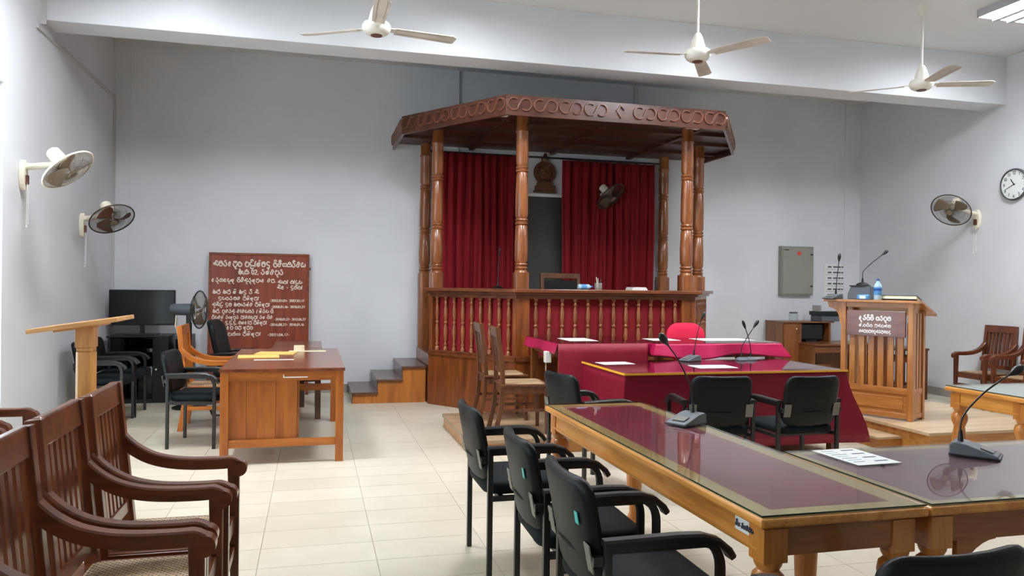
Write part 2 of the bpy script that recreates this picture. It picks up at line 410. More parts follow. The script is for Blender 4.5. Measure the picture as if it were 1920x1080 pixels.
for (x0, x1, d) in ((XL, -2.236, .012), (1.50, 1.93, .015), (8.16, XR, .012)):
    MB().b2((x0, YB - d, 0), (x1, YB + .01, ZC)).build('pilaster', 'wall', wb)
MB().b2((1.925, YB - .03, .6), (1.945, YB, ZC - .01)).build('conduit', 'skirt', wb)
MB().b2((4.54, YB - .02, 2.6), (4.60, YB, ZC)).build('conduit', 'conduit', wb)
# left wall with an opening for the tall glazed door near the camera side
oy0, oy1, oz1 = 5.2, 6.98, 3.03
wy0, wy1, wz0, wz1 = .2, 3.9, .95, 3.03
wl = MB().b2((XL - .2, YF - .2, -.12), (XL, wy0, ZC)).b2((XL - .2, wy1, -.12), (XL, oy0, ZC)).b2((XL - .2, wy0, -.12), (XL, wy1, wz0)).b2((XL - .2, wy0, wz1), (XL, wy1, ZC)).b2((XL - .2, oy1, -.12), (XL, YB + .2, ZC)).b2((XL - .2, oy0, oz1), (XL, oy1, ZC)).build('wall_left', 'wall'); struct(wl)
wins = []
d1 = struct(MB().b2((XL - .14, oy0, 0), (XL - .08, oy0 + .06, oz1)).b2((XL - .14, oy1 - .06, 0), (XL - .08, oy1, oz1)).b2((XL - .14, oy0 + .06, oz1 - .06), (XL - .08, oy1 - .06, oz1)).b2((XL - .14, oy0 + .06, 2.1), (XL - .08, oy1 - .06, 2.16)).build('door_1', 'alu'))
MB().b2((XL - .13, (oy0 + oy1) / 2 - .04, 0), (XL - .09, (oy0 + oy1) / 2 + .04, 2.1)).build('mullion', 'alu', d1)
for a, b in ((oy0 + .06, (oy0 + oy1) / 2 - .04), ((oy0 + oy1) / 2 + .04, oy1 - .06)): MB().b2((XL - .115, a, .05), (XL - .105, b, 2.1)).build('pane', 'glass', d1)
MB().b2((XL - .115, oy0 + .06, 2.16), (XL - .105, oy1 - .06, oz1 - .06)).build('pane', 'glass', d1)
w1 = struct(MB().b2((XL - .14, wy0, wz0), (XL - .08, wy1, wz0 + .05)).b2((XL - .14, wy0, wz1 - .05), (XL - .08, wy1, wz1)).b2((XL - .14, wy0, wz0 + .05), (XL - .08, wy0 + .05, wz1 - .05)).b2((XL - .14, wy1 - .05, wz0 + .05), (XL - .08, wy1, wz1 - .05)).build('window_1', 'alu'))
for i in range(3):
    a = wy0 + .05 + (wy1 - wy0 - .1) * i / 3; b = wy0 + .05 + (wy1 - wy0 - .1) * (i + 1) / 3
    MB().b2((XL - .115, a, wz0 + .05), (XL - .105, b - (.05 if i < 2 else 0), wz1 - .05)).build('pane', 'glass', w1)
    if i < 2: MB().b2((XL - .13, b - .05, wz0 + .05), (XL - .09, b, wz1 - .05)).build('mullion', 'alu', w1)
# beam, trunking, skirting
bm = struct(MB().b2((XL, 7.83, 3.815), (XR, 8.2, ZC)).build('trim_1', 'wall', bevel=.004))
MB().b2((XL, 7.815, 3.77), (XL + .045, 7.83, ZC)).build('side_strip', 'conduit', bm)
tr = struct(MB().b2((XL, 7.70, 3.70), (XL + .02, YB, 3.745)).b2((XL, YB - .055, 0), (XL + .02, YB - .014, 3.70)).build('trim_2', 'conduit', bevel=.003))
struct(MB().b2((XL, YB - .012 - .0, 0), (.46, YB - .03, .11)).build('baseboard_back', 'skirt'))
struct(MB().b2((5.15, YB - .018, 0), (XR, YB, .11)).build('trim_3', 'skirt'))
struct(MB().b2((XR - .018, YF, 0), (XR, YB - .02, .11)).build('baseboard_right', 'skirt'))
struct(MB().b2((XL, YF, 0), (XL + .018, oy0, .11)).b2((XL, oy1, 0), (XL + .018, YB - .06, .11)).build('baseboard_left', 'skirt'))

# ------------------------------------------------------------------ ceiling lights (tubes give the room its light)
def light_fixture():
    t = thing('ceiling_light', '', 'ceiling light', group='fluorescent ceiling lights')
    MB().b2((-.31, -.62, -.02), (.31, .62, 0)).b2((-.31, -.62, -.08), (-.30, .62, -.02)).b2((.30, -.62, -.08), (.31, .62, -.02)).b2((-.30, -.62, -.08), (.30, -.61, -.02)).b2((-.30, .61, -.08), (.30, .62, -.02)).build('housing', 'louver', t)
    for x in (-.19, 0, .19):
        MB().b2((x - .055, -.59, -.05), (x + .055, .59, -.03)).build('tube', 'tube', t, bevel=.008)
    for x in (-.095, .095): MB().b2((x - .03, -.61, -.10), (x + .03, .61, -.02)).build('divider', 'louver', t)
    return t
lf = light_fixture()
spots = [(7.06, 6.0), (4.1, 6.0), (1.4, 6.0), (-1.2, 6.0)]
for i, (x, y) in enumerate(spots):
    o = lf if i == 0 else copy_tree(lf)
    o.location = (x, y, ZC)
    o['label'] = 'bright fluorescent ceiling fixture with three tubes near the right wall' if i == 0 else 'fluorescent ceiling fixture beyond the top of the picture, ' + ('above the red tables', 'above the left aisle', 'above the armchairs by the left wall')[i - 1]

# ================================================================== JUDGE'S BENCH
A0, A1, A2, A3 = (1.37, 9.29), (2.18, 8.23), (4.37, 8.23), (5.10, 9.29)   # plan corners
bench = thing('judge_bench', 'tall wooden judge bench with red cloth panels and turned balusters', 'judge bench', (3.23, 9.0, 0))
def fr(p, q):  # frame: x along p->q, y inward (left of the way), z up
    p, q = Vector((p[0], p[1], 0)), Vector((q[0], q[1], 0)); x = (q - p).normalized(); y = Vector((-x.y, x.x, 0))
    m = Matrix.Identity(4)
    for i in range(3): m[i][0] = x[i]; m[i][1] = y[i]; m[i][2] = (0, 0, 1)[i]
    m.translation = p; return m, (q - p).length
def offs(d):  # plan line pushed outward by d
    pts = [Vector((A0[0], YB)), Vector(A0), Vector(A1), Vector(A2), Vector(A3), Vector((A3[0], YB))]
    lines = []
    for i in range(len(pts) - 1):
        t = (pts[i + 1] - pts[i]).normalized(); n = Vector((t.y, -t.x)); lines.append((pts[i] - n * (-d), t))
    out = [Vector((lines[0][0].x, YB))]
    for (p, t), (q, s_) in zip(lines, lines[1:]):
        den = t.x * s_.y - t.y * s_.x; k = ((q - p).x * s_.y - (q - p).y * s_.x) / den; out.append(p + t * k)
    out.append(Vector((lines[-1][0].x, YB))); return [tuple(p) for p in out]
bal_prof = [(.021, 0), (.021, .035), (.012, .05), (.018, .065), (.018, .08), (.010, .10), (.014, .13), (.020, .20), (.019, .26), (.011, .315), (.018, .325), (.018, .345), (.011, .355), (.020, .42), (.017, .50), (.010, .555), (.017, .565), (.017, .58), (.010, .60), (.018, .615), (.021, .64)]
bal_me = MB().lathe([(r_ * 1.35, z_) for r_, z_ in bal_prof], seg=8).mesh('baluster', 'post', 50)
for (p, q, nb, s0, s1) in ((A0, A1, 9, .05, .045), (A1, A2, 12, .16, .17), (A2, A3, 8, .05, .05)):
    m, Ln = fr(p, q)
    k = MB(); k.M = m
    k.b2((0, 0, 0), (Ln, .035, .60)); k.build('lower_panel', 'bench', bench, world=True)
    k = MB(); k.M = m
    k.b2((.0, -.02, .602), (Ln, .05, .635)).b2((.0, -.01, .635), (Ln, .05, .665)); k.build('ledge_moulding', 'bench_h', bench, bevel=.006, world=True)
    k = MB(); k.M = m
    k.b2((s0, .05, .665), (Ln - s1, .06, 1.31)); k.build('red_cloth_panel', 'redpanel', bench, world=True)
    for a, b in ((.002, s0), (Ln - s1, Ln - .002)):
        k = MB(); k.M = m
        k.b2((a, .0, .665), (b, .065, 1.305)); k.build('stile', 'bench', bench, bevel=.004, world=True)
    k = MB(); k.M = m
    k.b2((0, .0, 1.305), (Ln, .07, 1.345)); k.build('top_rail', 'bench_h', bench, bevel=.004, world=True)
    for i in range(nb):
        x = s0 + (Ln - s0 - s1) * (i + .5) / nb
        o = bpy.data.objects.new('baluster', bal_me); COL.objects.link(o); o.parent = bench
        o.location = (m @ Vector((x, .020, .665))) - bench.location
# counter: mouldings and top as closed strips along the plan
def strip(d_out, d_in, z0, z1, name, mat):
    a, b = offs(d_out), offs(-d_in); k = MB()
    a = a[1:5]; b = b[1:5]
    vs = [(p[0], p[1], z0) for p in a] + [(p[0], p[1], z0) for p in b] + [(p[0], p[1], z1) for p in a] + [(p[0], p[1], z1) for p in b]
    fs = []
    for i in range(3): fs += [(i, 4 + i, 5 + i, 1 + i), (8 + i, 9 + i, 13 + i, 12 + i), (i, 1 + i, 9 + i, 8 + i), (4 + i, 12 + i, 13 + i, 5 + i)]
    fs += [(0, 8, 12, 4), (3, 7, 15, 11)]
    k.add(vs, fs); return k.build(name, mat, bench, bevel=.006, world=True)
strip(.035, .40, 1.345, 1.375, 'counter_moulding', 'bench_h'); strip(.085, .45, 1.375, 1.415, 'counter_top', 'bench_h')
# platform floor and the enclosure below it on the left
k = MB(); k.prism([(A0[0] + .03, YB - .04), (A0[0] + .03, 9.31), (A1[0] + .02, 8.28), (A2[0] - .02, 8.28), (A3[0] - .03, 9.31), (A3[0] - .03, YB - .04)], .54, .60); k.build('platform_floor', 'tread', bench, world=True)
MB().b2((A3[0] - .035, 9.31, 0), (A3[0], YB - .04, 1.3)).build('end_panel', 'bench', bench, world=True)
MB().b2((A0[0], 9.31, 0), (A0[0] + .03, YB - .04, .60)).build('side_panel', 'bench', bench, world=True)
# ------------------------------------------------------------------ steps beside the bench
st = thing('wooden_steps', 'short flight of three wooden steps rising to the judge bench', 'steps', (.92, 9.95, 0))
hs = (.14, .295, .45); xs = (.465, .765, 1.065)
side = [(.475, 0), (1.355, 0), (1.355, hs[2] - .025), (xs[2] + .01, hs[2] - .025), (xs[2] + .01, hs[1] - .025), (xs[1] + .01, hs[1] - .025), (xs[1] + .01, hs[0] - .025), (.475, hs[0] - .025)]
Mx = Matrix(((1, 0, 0, 0), (0, 0, -1, 0), (0, 1, 0, 0), (0, 0, 0, 1)))
for y in (9.43,):
    k = MB(); k.prism(side, -y - .02, -y, Mx); k.build('side_panel', 'step', st, world=True)
for i in range(3):
    x1 = xs[i + 1] + .012 if i < 2 else 1.358
    MB().b2((xs[i] - .008, 9.40, hs[i] - .025), (x1, YB - .035, hs[i])).build('tread', 'tread', st, bevel=.004, world=True)
    z0 = 0 if i == 0 else hs[i - 1]
    MB().b2((xs[i] + .002, 9.432, z0), (xs[i] + .02, YB - .04, hs[i] - .025)).build('riser', 'tread', st, world=True)

# ================================================================== CANOPY
can = thing('canopy', 'dark carved wooden canopy on turned posts over the judge bench', 'canopy', (3.23, 9.2, 0))
C0, C1, C2, C3 = (1.02, 9.36), (1.97, 7.93), (4.57, 7.93), (5.52, 9.36)
ZB, ZT = 3.27, 3.49
cpts = [(C0[0], YB), C0, C1, C2, C3, (C3[0], YB)]
def S_path(cx, cz, r):
    left = [(cx - r * .95 + r * .9 * math.cos(R_(a)), cz + r * .9 * math.sin(R_(a))) for a in range(50, 321, 18)]
    right = [(cx + r * .95 + r * .9 * math.cos(R_(a)), cz + r * .9 * math.sin(R_(a))) for a in range(140, -131, -18)]
    return left + right
nS = [4, 6, 9, 6, 4]
for i in range(5):
    m, Ln = fr(cpts[i], cpts[i + 1]); k = MB(); k.M = m
    k.b2((0, 0, ZB), (Ln, .03, ZT)); fb = k.build('fascia_board', 'fascia', can, bevel=.003, world=True)
    sp = Ln / nS[i]
    for j in range(nS[i]):
        cx = sp * (j + .5); k = MB(); k.M = m; zc = (ZB + ZT) / 2 + .012; r = min(.074, sp * .245)
        if i == 2 and j == 4:
            pts = [[(cx - .05, zc - .0), (cx + .0, zc + .065), (cx + .045, zc + .02)], [(cx - .035, zc - .01), (cx + .01, zc - .07)]]
        else: pts = [S_path(cx, zc, r)]
        for pl in pts: k.sweep([(p[0], -.004, p[1]) for p in pl], [(-.011, -.008), (.011, -.008), (.007, .017), (-.007, .017)], up=(0, -1, 0))
        ob = k.build('carved_scroll', 'scroll_lit', can, world=True)
        ob.parent = fb
# roof deck, soffit boards and battens
def inset(pts, d):
    c = Vector((3.27, 9.3)); return [tuple(Vector(p) + (c - Vector(p)).normalized() * d) for p in pts]
poly = [(C0[0] + .03, YB - .01), (C0[0] + .03, C0[1]), (C1[0] + .01, C1[1] + .035), (C2[0] - .01, C2[1] + .035), (C3[0] - .03, C3[1]), (C3[0] - .03, YB - .01)]
MB().prism(poly, ZT - .03, ZT - .005).build('roof_deck', 'soffit', can, world=True)
import bisect
nb = 9
for i in range(nb):  # soffit boards run front to back, clipped to the plan
    x0 = C0[0] + .04 + (C3[0] - C0[0] - .08) * i / nb; x1 = C0[0] + .04 + (C3[0] - C0[0] - .08) * (i + 1) / nb - .006
    def yf(x):
        if x < C1[0]: return C0[1] + (C1[1] - C0[1]) * (x - C0[0]) / (C1[0] - C0[0]) + .06
        if x > C2[0]: return C3[1] + (C2[1] - C3[1]) * (C3[0] - x) / (C3[0] - C2[0]) + .06
        return C1[1] + .05
    xs_ = sorted([x0, x1] + [x for x in (C1[0], C2[0]) if x0 < x < x1])
    MB().prism([(x, yf(x)) for x in xs_] + [(x1, YB - .02), (x0, YB - .02)], ZB + .085, ZB + .10).build('soffit_board', 'soffit', can, world=True)
for y in (8.55, 9.15, 9.8):
    x0 = C0[0] + .06 + max(0, (C0[1] - y) / (C0[1] - C1[1]) * (C1[0] - C0[0])); x1 = C3[0] + C0[0] - x0
    MB().b2((x0, y - .03, ZB + .045), (x1, y + .03, ZB + .085)).build('soffit_batten', 'soffit', can, world=True)
for x in (2.1, 3.27, 4.44): MB().b2((x - .03, 8.05, ZB + .05), (x + .03, YB - .02, ZB + .085)).build('soffit_batten', 'soffit', can, world=True)
for x, y in ((2.02, 8.25), (4.35, 8.25)):
    k = MB(); k.b2((x - .10, y - .07, ZB + .060), (x + .10, y + .07, ZB + .084)); k.build('lamp_panel', 'lamp_off', can, bevel=.01, world=True)
# posts
def post_mesh(z0, zt):
    k = MB(); a = .078
    k.prism([(-a, -a + .012), (-a + .012, -a), (a - .012, -a), (a, -a + .012), (a, a - .012), (a - .012, a), (-a + .012, a), (-a, a - .012)], z0, 1.60)
    pr = [(.058, 1.60), (.050, 1.63)]
    def rings(z):
        return [(.044, z - .035), (.054, z - .03), (.057, z - .02), (.052, z - .008), (.046, z - .003), (.046, z + .003), (.052, z + .008), (.057, z + .02), (.054, z + .03), (.044, z + .035)]
    pr += rings(1.67) + [(.056, 1.74), (.058, 1.90), (.052, 2.12)] + rings(2.17) + [(.055, 2.24), (.055, 2.5), (.05, 2.70)] + rings(2.76) + [(.054, 2.83), (.054, 3.05), (.050, 3.16), (.056, 3.17), (.058, 3.19), (.052, 3.21), (.052, zt)]
    k.lathe([(r_ * 1.32, z_) for r_, z_ in pr], seg=16); return k.mesh('post', 'post', 45)
pm_f = post_mesh(1.415, ZB + .085); pm_b = post_mesh(.60, ZB + .085)
for (x, y, me) in ((2.26, 8.33, pm_f), (4.30, 8.33, pm_f), (1.46, 9.34, pm_f), (5.0, 9.36, pm_f), (1.455, 10.36, pm_b), (4.97, 10.36, pm_b)):
    o = bpy.data.objects.new('post', me); COL.objects.link(o); o.parent = can; o.location = Vector((x, y, 0)) - can.location

# ------------------------------------------------------------------ curtains, rod, dark panel, emblem
def curtain(x0, x1, y, z0, z1, nf, seed, label):
    rnd = random.Random(seed); ph = [rnd.uniform(-.6, .6) for _ in range(nf * 2 + 4)]; am = [rnd.uniform(.5, 1.2) for _ in range(nf * 2 + 4)]
    def fn(u, v):
        s_ = u * nf; i = int(s_); f_ = s_ - i
        p = ph[i] * (1 - f_) + ph[i + 1] * f_; a = am[i] * (1 - f_) + am[i + 1] * f_
        yy = y + .062 * a * math.sin(2 * PI * s_ + p * 1.5) * (.75 + .25 * (1 - v)) + .012 * math.sin(7 * PI * s_ + v * 2)
        return (x0 + (x1 - x0) * u + .012 * math.sin(2 * PI * s_ * 2 + p) + .01 * math.sin(v * 5 + i), yy, z0 + (z1 - z0) * v)
    o = MB().grid(nf * 14 + 1, 12, fn).build('curtain', 'curtain', smooth=70, solid=.006)
    return tag(o, label, 'curtain', 'red velvet curtains behind the judge bench')
curtain(1.62, 2.80, 10.34, .61, 3.255, 10, 3, 'red velvet curtain hanging left of the dark grey panel')
curtain(3.40, 4.80, 10.33, .61, 3.235, 11, 8, 'red velvet curtain hanging right of the dark grey panel behind a fan')
rod = tag(MB().tube([(1.50, 10.36, 3.262), (4.95, 10.36, 3.262)], .014, 8).build('curtain_rod', 'black_metal', smooth=50), 'black curtain rod spanning the wall under the canopy', 'curtain rod')
pn = thing('wall_panel', 'dark grey flat panel on the wall between the red curtains', 'panel', (3.1, YB - .02, .61))
MB().b2((2.7, YB - .035, .61), (3.52, YB - .005, 2.72)).build('board', 'darkpanel', pn, world=True)
MB().b2((2.7, YB - .045, 2.72), (3.52, YB - .005, 2.76)).build('ledge', 'white', pn, world=True)
em = thing('emblem_plaque', 'round carved wooden state emblem on the wall above the grey panel', 'emblem', (3.17, YB - .03, 2.775))
Mf = Matrix(((1, 0, 0, 0), (0, 0, 1, 0), (0, -1, 0, 0), (0, 0, 0, 1)))  # lathe axis z -> -y... faces the room
Mface = Matrix.Rotation(PI / 2, 4, 'X')
MB().lathe([(0, .03), (.09, .03), (.10, .02), (.125, .022), (.135, .04), (.15, .04), (.165, .02), (.165, 0)], (0, 0, .29), 28, Mface).build('disc', 'emblem', em, smooth=40)
k = MB()
for i in range(16):
    a = 2 * PI * i / 16; k.lathe([(0, .05), (.014, .045), (.018, .02)], (.115 * math.cos(a), 0, .29 + .115 * math.sin(a)), 8, Mface)
k.build('petal_ring', 'emblem', em, smooth=50)
k = MB(); k.lathe([(0, .055), (.03, .05), (.045, .03)], (-.005, 0, .28), 10, Mface); k.lathe([(0, .055), (.018, .05), (.024, .03)], (-.04, 0, .325), 8, Mface)
k.bar((-.03, -.045, .26), (-.045, -.045, .225), .014, .014).bar((.03, -.045, .26), (.035, -.045, .225), .014, .014).tube([(.035, -.045, .28), (.065, -.045, .31), (.05, -.045, .345)], .007, 6).bar((-.055, -.045, .30), (-.06, -.045, .36), .008, .008)
k.build('lion_figure', 'emblem', em, smooth=50)
MB().lathe([(0, .13), (.02, .11), (.035, .07), (.06, .05), (.045, .0)], (0, -.02, .44), 12).build('finial', 'emblem', em, smooth=50)
MB().b2((-.15, -.045, .03), (.15, .0, .10)).b2((-.17, -.05, 0), (.17, 0, .03)).b2((-.12, -.04, .10), (.12, 0, .15)).build('pedestal', 'emblem', em, bevel=.008)

# ================================================================== FANS
def ring_pts(r, z, n=40): return [(r * math.cos(2 * PI * i / n), r * math.sin(2 * PI * i / n), z) for i in range(n)]
def guard_mb(rad, depth, nw, wire, sign):
    k = MB()
    for i in range(nw):
        a = 2 * PI * i / nw; c, s_ = math.cos(a), math.sin(a)
        pts = []
        for t in (.16, .4, .65, .85, .96, 1.0):
            pts.append((rad * t * c, rad * t * s_, sign * depth * (1 - t ** 4)))
        k.tube(pts, wire, 3)
    for t in (.16, .45, .72): k.tube(ring_pts(rad * t, sign * depth * (1 - t ** 4), 28), wire, 3, closed=True)
    return k
def blades_mb(rad, n, wdt):
    k = MB()
    for b in range(n):
        a0 = 2 * PI * b / n
        def fn(u, v):
            r = rad * (.12 + .86 * u); sp = wdt * (.5 + 1.0 * u - .75 * u ** 4); a = a0 + (v - .5) * 2 * sp + .5 * u
            return (r * math.cos(a), r * math.sin(a), .035 * (v - .5) * 1.6)
        k.grid(9, 7, fn)
    return k
def orient(nrm):
    return Vector(nrm).to_track_quat('Z', 'Y').to_matrix().to_4x4()
def wall_fan(name, label, wallpt, inward, headc, nrm, mesh_mat, wing_mat, rad=.225, cords=True):
    # wallpt: centre of bracket on wall, inward: unit normal of wall, headc: centre of the guard, nrm: blow direction
    t = thing(name, label, 'wall fan', wallpt, 0, 'oscillating wall fans'); W = Vector(wallpt); inw = Vector(inward)
    wall_m = Matrix.Identity(4); side_ = Vector((0, 0, 1)).cross(inw)
    for i in range(3): wall_m[i][0] = inw[i]; wall_m[i][1] = side_[i]; wall_m[i][2] = (0, 0, 1)[i]
    k = MB(); k.M = wall_m
    outl = [(.052 * math.cos(R_(a)) * (1 if True else 1), .13 * math.sin(R_(a)) - .02) for a in range(0, 360, 20)]
    k.prism([(y, z) for y, z in outl], 0, .045, Matrix(((0, 0, 1, 0), (1, 0, 0, 0), (0, 1, 0, 0), (0, 0, 0, 1)))); bk = k.build('wall_bracket', 'fan_cream', t, bevel=.008)
    k = MB(); k.M = wall_m
    k.b2((.046, -.025, -.10), (.062, .025, -.02)); k.build('switch_box', 'fan_brown', t, bevel=.006)
    hc = Vector(headc) - W; n = Vector(nrm).normalized()
    mot_end = hc - n * .06; mot_back = hc - n * .21
    j = hc - n * .13
    k = MB(); k.tube([inw * .03 + Vector((0, 0, .05)), inw * .09 + Vector((0, 0, .055)), j + Vector((0, 0, -.05)), j], [.033, .028, .024, .026], 10); k.build('arm', 'fan_cream', t, smooth=50)
    Mh = orient(n)
    k = MB(); k.lathe([(0, -.22), (.04, -.215), (.055, -.20), (.06, -.12), (.06, -.07), (.045, -.055), (0, -.05)], hc, 18, Mh); k.build('motor_housing', 'fan_cream', t, smooth=40)
    k = MB(); k.M = Matrix.Translation(hc) @ Mh; k.tube(ring_pts(rad, 0, 44), .0075, 6, up=(0, 0, 1), closed=True); k.build('guard_rim', 'fan_cream' if mesh_mat == 'fan_mesh' else mesh_mat, t, smooth=60)
    for nm, sg in (('rear_guard', -1), ('front_guard', 1)):
        k = guard_mb(rad, .055, 84, .0013, sg); k.v = [tuple(hc + (Mh @ Vector(p))) for p in k.v]; k.build(nm, mesh_mat, t)
    k = blades_mb(rad * .86, 3, .55); k.v = [tuple(hc + (Mh @ Vector(p))) for p in k.v]; k.build('blades', wing_mat, t, smooth=60, solid=.003)
    k = MB(); k.lathe([(.038, .052), (.036, .062), (0, .066)], hc, 18, Mh); k.build('hub_badge', 'fan_steel', t, smooth=40)
    if cords:
        for dx, ln in ((-.02, .33), (.018, .30)):
            k = MB(); k.M = wall_m; k.tube([(.06, dx, -.08), (.055, dx, -.12 - ln)], .0022, 5); k.lathe([(0, 0), (.006, .004), (.006, .018), (.003, .022)], (.055, dx, -.12 - ln - .02), 6); k.build('pull_cord', 'white', t)
    return t
wall_fan('wall_fan', 'cream wall fan with tilted brown guard, nearer the door on the left wall', (XL, 7.36, 2.36), (1, 0, 0), (-2.0, 7.16, 2.375), (.645, -.164, -.747), 'fan_mesh', 'fan_wing')
wall_fan('wall_fan', 'cream wall fan with dark brown blades, on the left wall nearer the corner', (XL, 9.09, 2.06), (1, 0, 0), (-2.03, 8.75, 2.09), (.434, -.46, -.774), 'fan_mesh_d', 'fan_brown', rad=.22)
wall_fan('wall_fan', 'cream wall fan on the right wall beside the round clock', (XR, 8.22, 2.42), (-1, 0, 0), (7.98, 8.19, 2.50), (-.72, -.28, -.635), 'fan_mesh_d', 'fan_wing', rad=.24)
wall_fan('wall_fan', 'small dusty wall fan in front of the right red curtain', (4.0, YB, 2.72), (0, -1, 0), (4.03, 10.08, 2.72), (.428, -.569, -.702), 'fan_mesh_d', 'fan_wing', rad=.225, cords=False)
# ceiling fans
def ceiling_fan(label, x, y, zb, angs):
    t = thing('ceiling_fan', label, 'ceiling fan', (x, y, zb), 0, 'white ceiling fans')
    top = ZC - zb
    MB().lathe([(.011, .15), (.011, top - .05)], seg=10).build('down_rod', 'fan_white', t, smooth=50)
    MB().lathe([(.016, top - .13), (.05, top - .09), (.062, top)], seg=18).build('ceiling_cup', 'fan_white', t, smooth=40)
    MB().lathe([(.014, .21), (.028, .20), (.05, .15), (.066, .09), (.07, .055)], seg=20).build('rod_cover', 'fan_white', t, smooth=40)
    MB().lathe([(.055, -.05), (.075, -.047), (.10, -.03), (.118, .0), (.118, .03), (.105, .05), (.06, .06)], seg=26).build('motor_housing', 'fan_white', t, smooth=35)
    MB().lathe([(0, -.058), (.048, -.056), (.05, -.045)], seg=18).build('bottom_cap', 'fan_brown', t, smooth=30)
    for a in angs:
        m = rotz(R_(a)) @ T(0, 0, .005) @ Matrix.Rotation(R_(-11), 4, 'X'); k = MB(); k.M = m
        k.prism([(.16, -.05), (.66, -.065), (.70, -.035), (.69, .06), (.66, .068), (.16, .055)], -.002, .002)
        k.bar((.16, -.028, -.004), (.66, -.036, -.004), .006, .006).bar((.16, .03, -.004), (.66, .038, -.004), .006, .006)
        bl = k.build('blade', 'fan_blade', t)
        k = MB(); k.M = m; k.prism([(.09, -.02), (.13, -.03), (.21, -.035), (.21, .035), (.13, .03), (.09, .02)], .002, .007); k.build('blade_bracket', 'fan_white', bl)
    return t
ceiling_fan('white ceiling fan hanging over the left aisle, leftmost of three', .487, 6.505, 3.58, (149.6, 9.4, -90.5))
ceiling_fan('white ceiling fan hanging in the middle, in front of the canopy', 3.39, 6.398, 3.58, (173.3, -60, 55.4))
ceiling_fan('white ceiling fan on a long rod near the bright ceiling light', 6.078, 6.64, 3.58, (136, -108, 12 - 34))

# ================================================================== CHAIRS
def black_chair(fab='black_vinyl'):
    t = thing('visitor_chair', '', 'chair', group='black visitor chairs')
    w = .25
    for s_ in (-1, 1):
        y = s_ * w; q = [(-.013, -.013), (.013, -.013), (.013, .013), (-.013, .013)]
        MB().b2((-.203, y - .013, 0), (-.177, y + .013, .64)).build('leg', 'black_metal', t, bevel=.003)
        path = [(.20, y, 0), (.20, y, .50)] + [(.14 + .06 * math.cos(R_(a)), y, .54 + .085 * math.sin(R_(a))) for a in range(0, 91, 15)] + [(-.19, y, .625)]
        MB().sweep(path, q, up=(0, 1, 0)).build('leg', 'black_metal', t)
        pp = [(-.205, y, .64), (.05, y, .645), (.13, y, .642), (.185, y, .625), (.222, y, .595), (.236, y, .572)]
        MB().sweep(pp, [(-.024, -.008), (.024, -.008), (.024, .008), (.016, .016), (-.016, .016), (-.024, .008)], up=(0, 0, 1)).build('arm_pad', 'black_plastic', t, smooth=40)
        MB().b2((-.19, y - .011 - s_ * .0, .385), (.20, y + .011, .41)).build('seat_rail', 'black_metal', t)
        MB().box((-.236, s_ * .205, .585), (.006, .055, .095), Matrix.Rotation(R_(-11), 3, 'Y')).build('bracket_plate', 'plate', t, bevel=.003)
        MB().b2((-.236, s_ * .205 - .03 if s_ > 0 else -w, .57), (-.185, w if s_ > 0 else -.175, .60)).build('bracket_arm', 'black_metal', t)
    MB().b2((-.14, -w + .014, .385), (-.115, w - .014, .405)).b2((.13, -w + .014, .385), (.155, w - .014, .405)).build('stretcher', 'black_metal', t)
    MB().pad(.47, .45, .06, .09, .02, 0, T(.015, 0, .437) @ rotz(PI / 2)).build('seat', 'black_fabric', t, smooth=50)
    Mb = T(-.245, 0, .65) @ Matrix.Rotation(R_(-11), 4, 'Y') @ Matrix(((0, 0, 1, 0), (1, 0, 0, 0), (0, 1, 0, 0), (0, 0, 0, 1)))
    MB().pad(.45, .37, .045, .07, .01, .035, Mb).build('backrest', fab, t, smooth=50)
    return t
G_t = 'black visitor chairs'
bc = black_chair()
def put_black(first, x, y, a, label, z=0):
    if first: bc.location = (x, y, z); bc.rotation_euler = (0, 0, R_(a)); bc['label'] = label; return bc
    return dup(bc, (x, y, z), R_(a), label, G_t)
e1 = put_black(True, 1.045, 3.93, 0, 'black armchair pushed up to the long table, farthest of its row of three')
e2 = put_black(False, 1.09, 3.10, -2, 'black armchair pushed up to the long table, middle of its row of three')
e3 = put_black(False, 1.10, 2.50, -1, 'black armchair pushed up to the long table, nearest the camera in its row')
put_black(False, 1.96, 5.28, 12, 'black armchair beyond the far end of the long table, facing the red tables')
put_black(False, 2.84, 5.10, 80, 'black armchair seen from behind at the front red table, behind a microphone')
put_black(False, 3.47, 5.02, 92, 'black armchair seen from behind at the right end of the front red table')
put_black(False, 1.49, 1.75, 92, 'black armchair with its back to the camera in the bottom right corner')
put_black(False, -2.03, 8.58, 0, 'black armchair against the left wall, nearer of two beside the television cabinet')
put_black(False, -2.02, 9.13, 0, 'black armchair against the left wall, farther of two, in front of the television cabinet')
put_black(False, -.985, 7.37, -8, 'dark armchair standing at the left side of the wooden desk')
for e in (e2, e3):
    y = .232
    MB().box((-.262, -.15, .70), (.003, .035, .04), Matrix.Rotation(R_(-10), 3, 'Y')).build('label_sticker', 'teal', e)

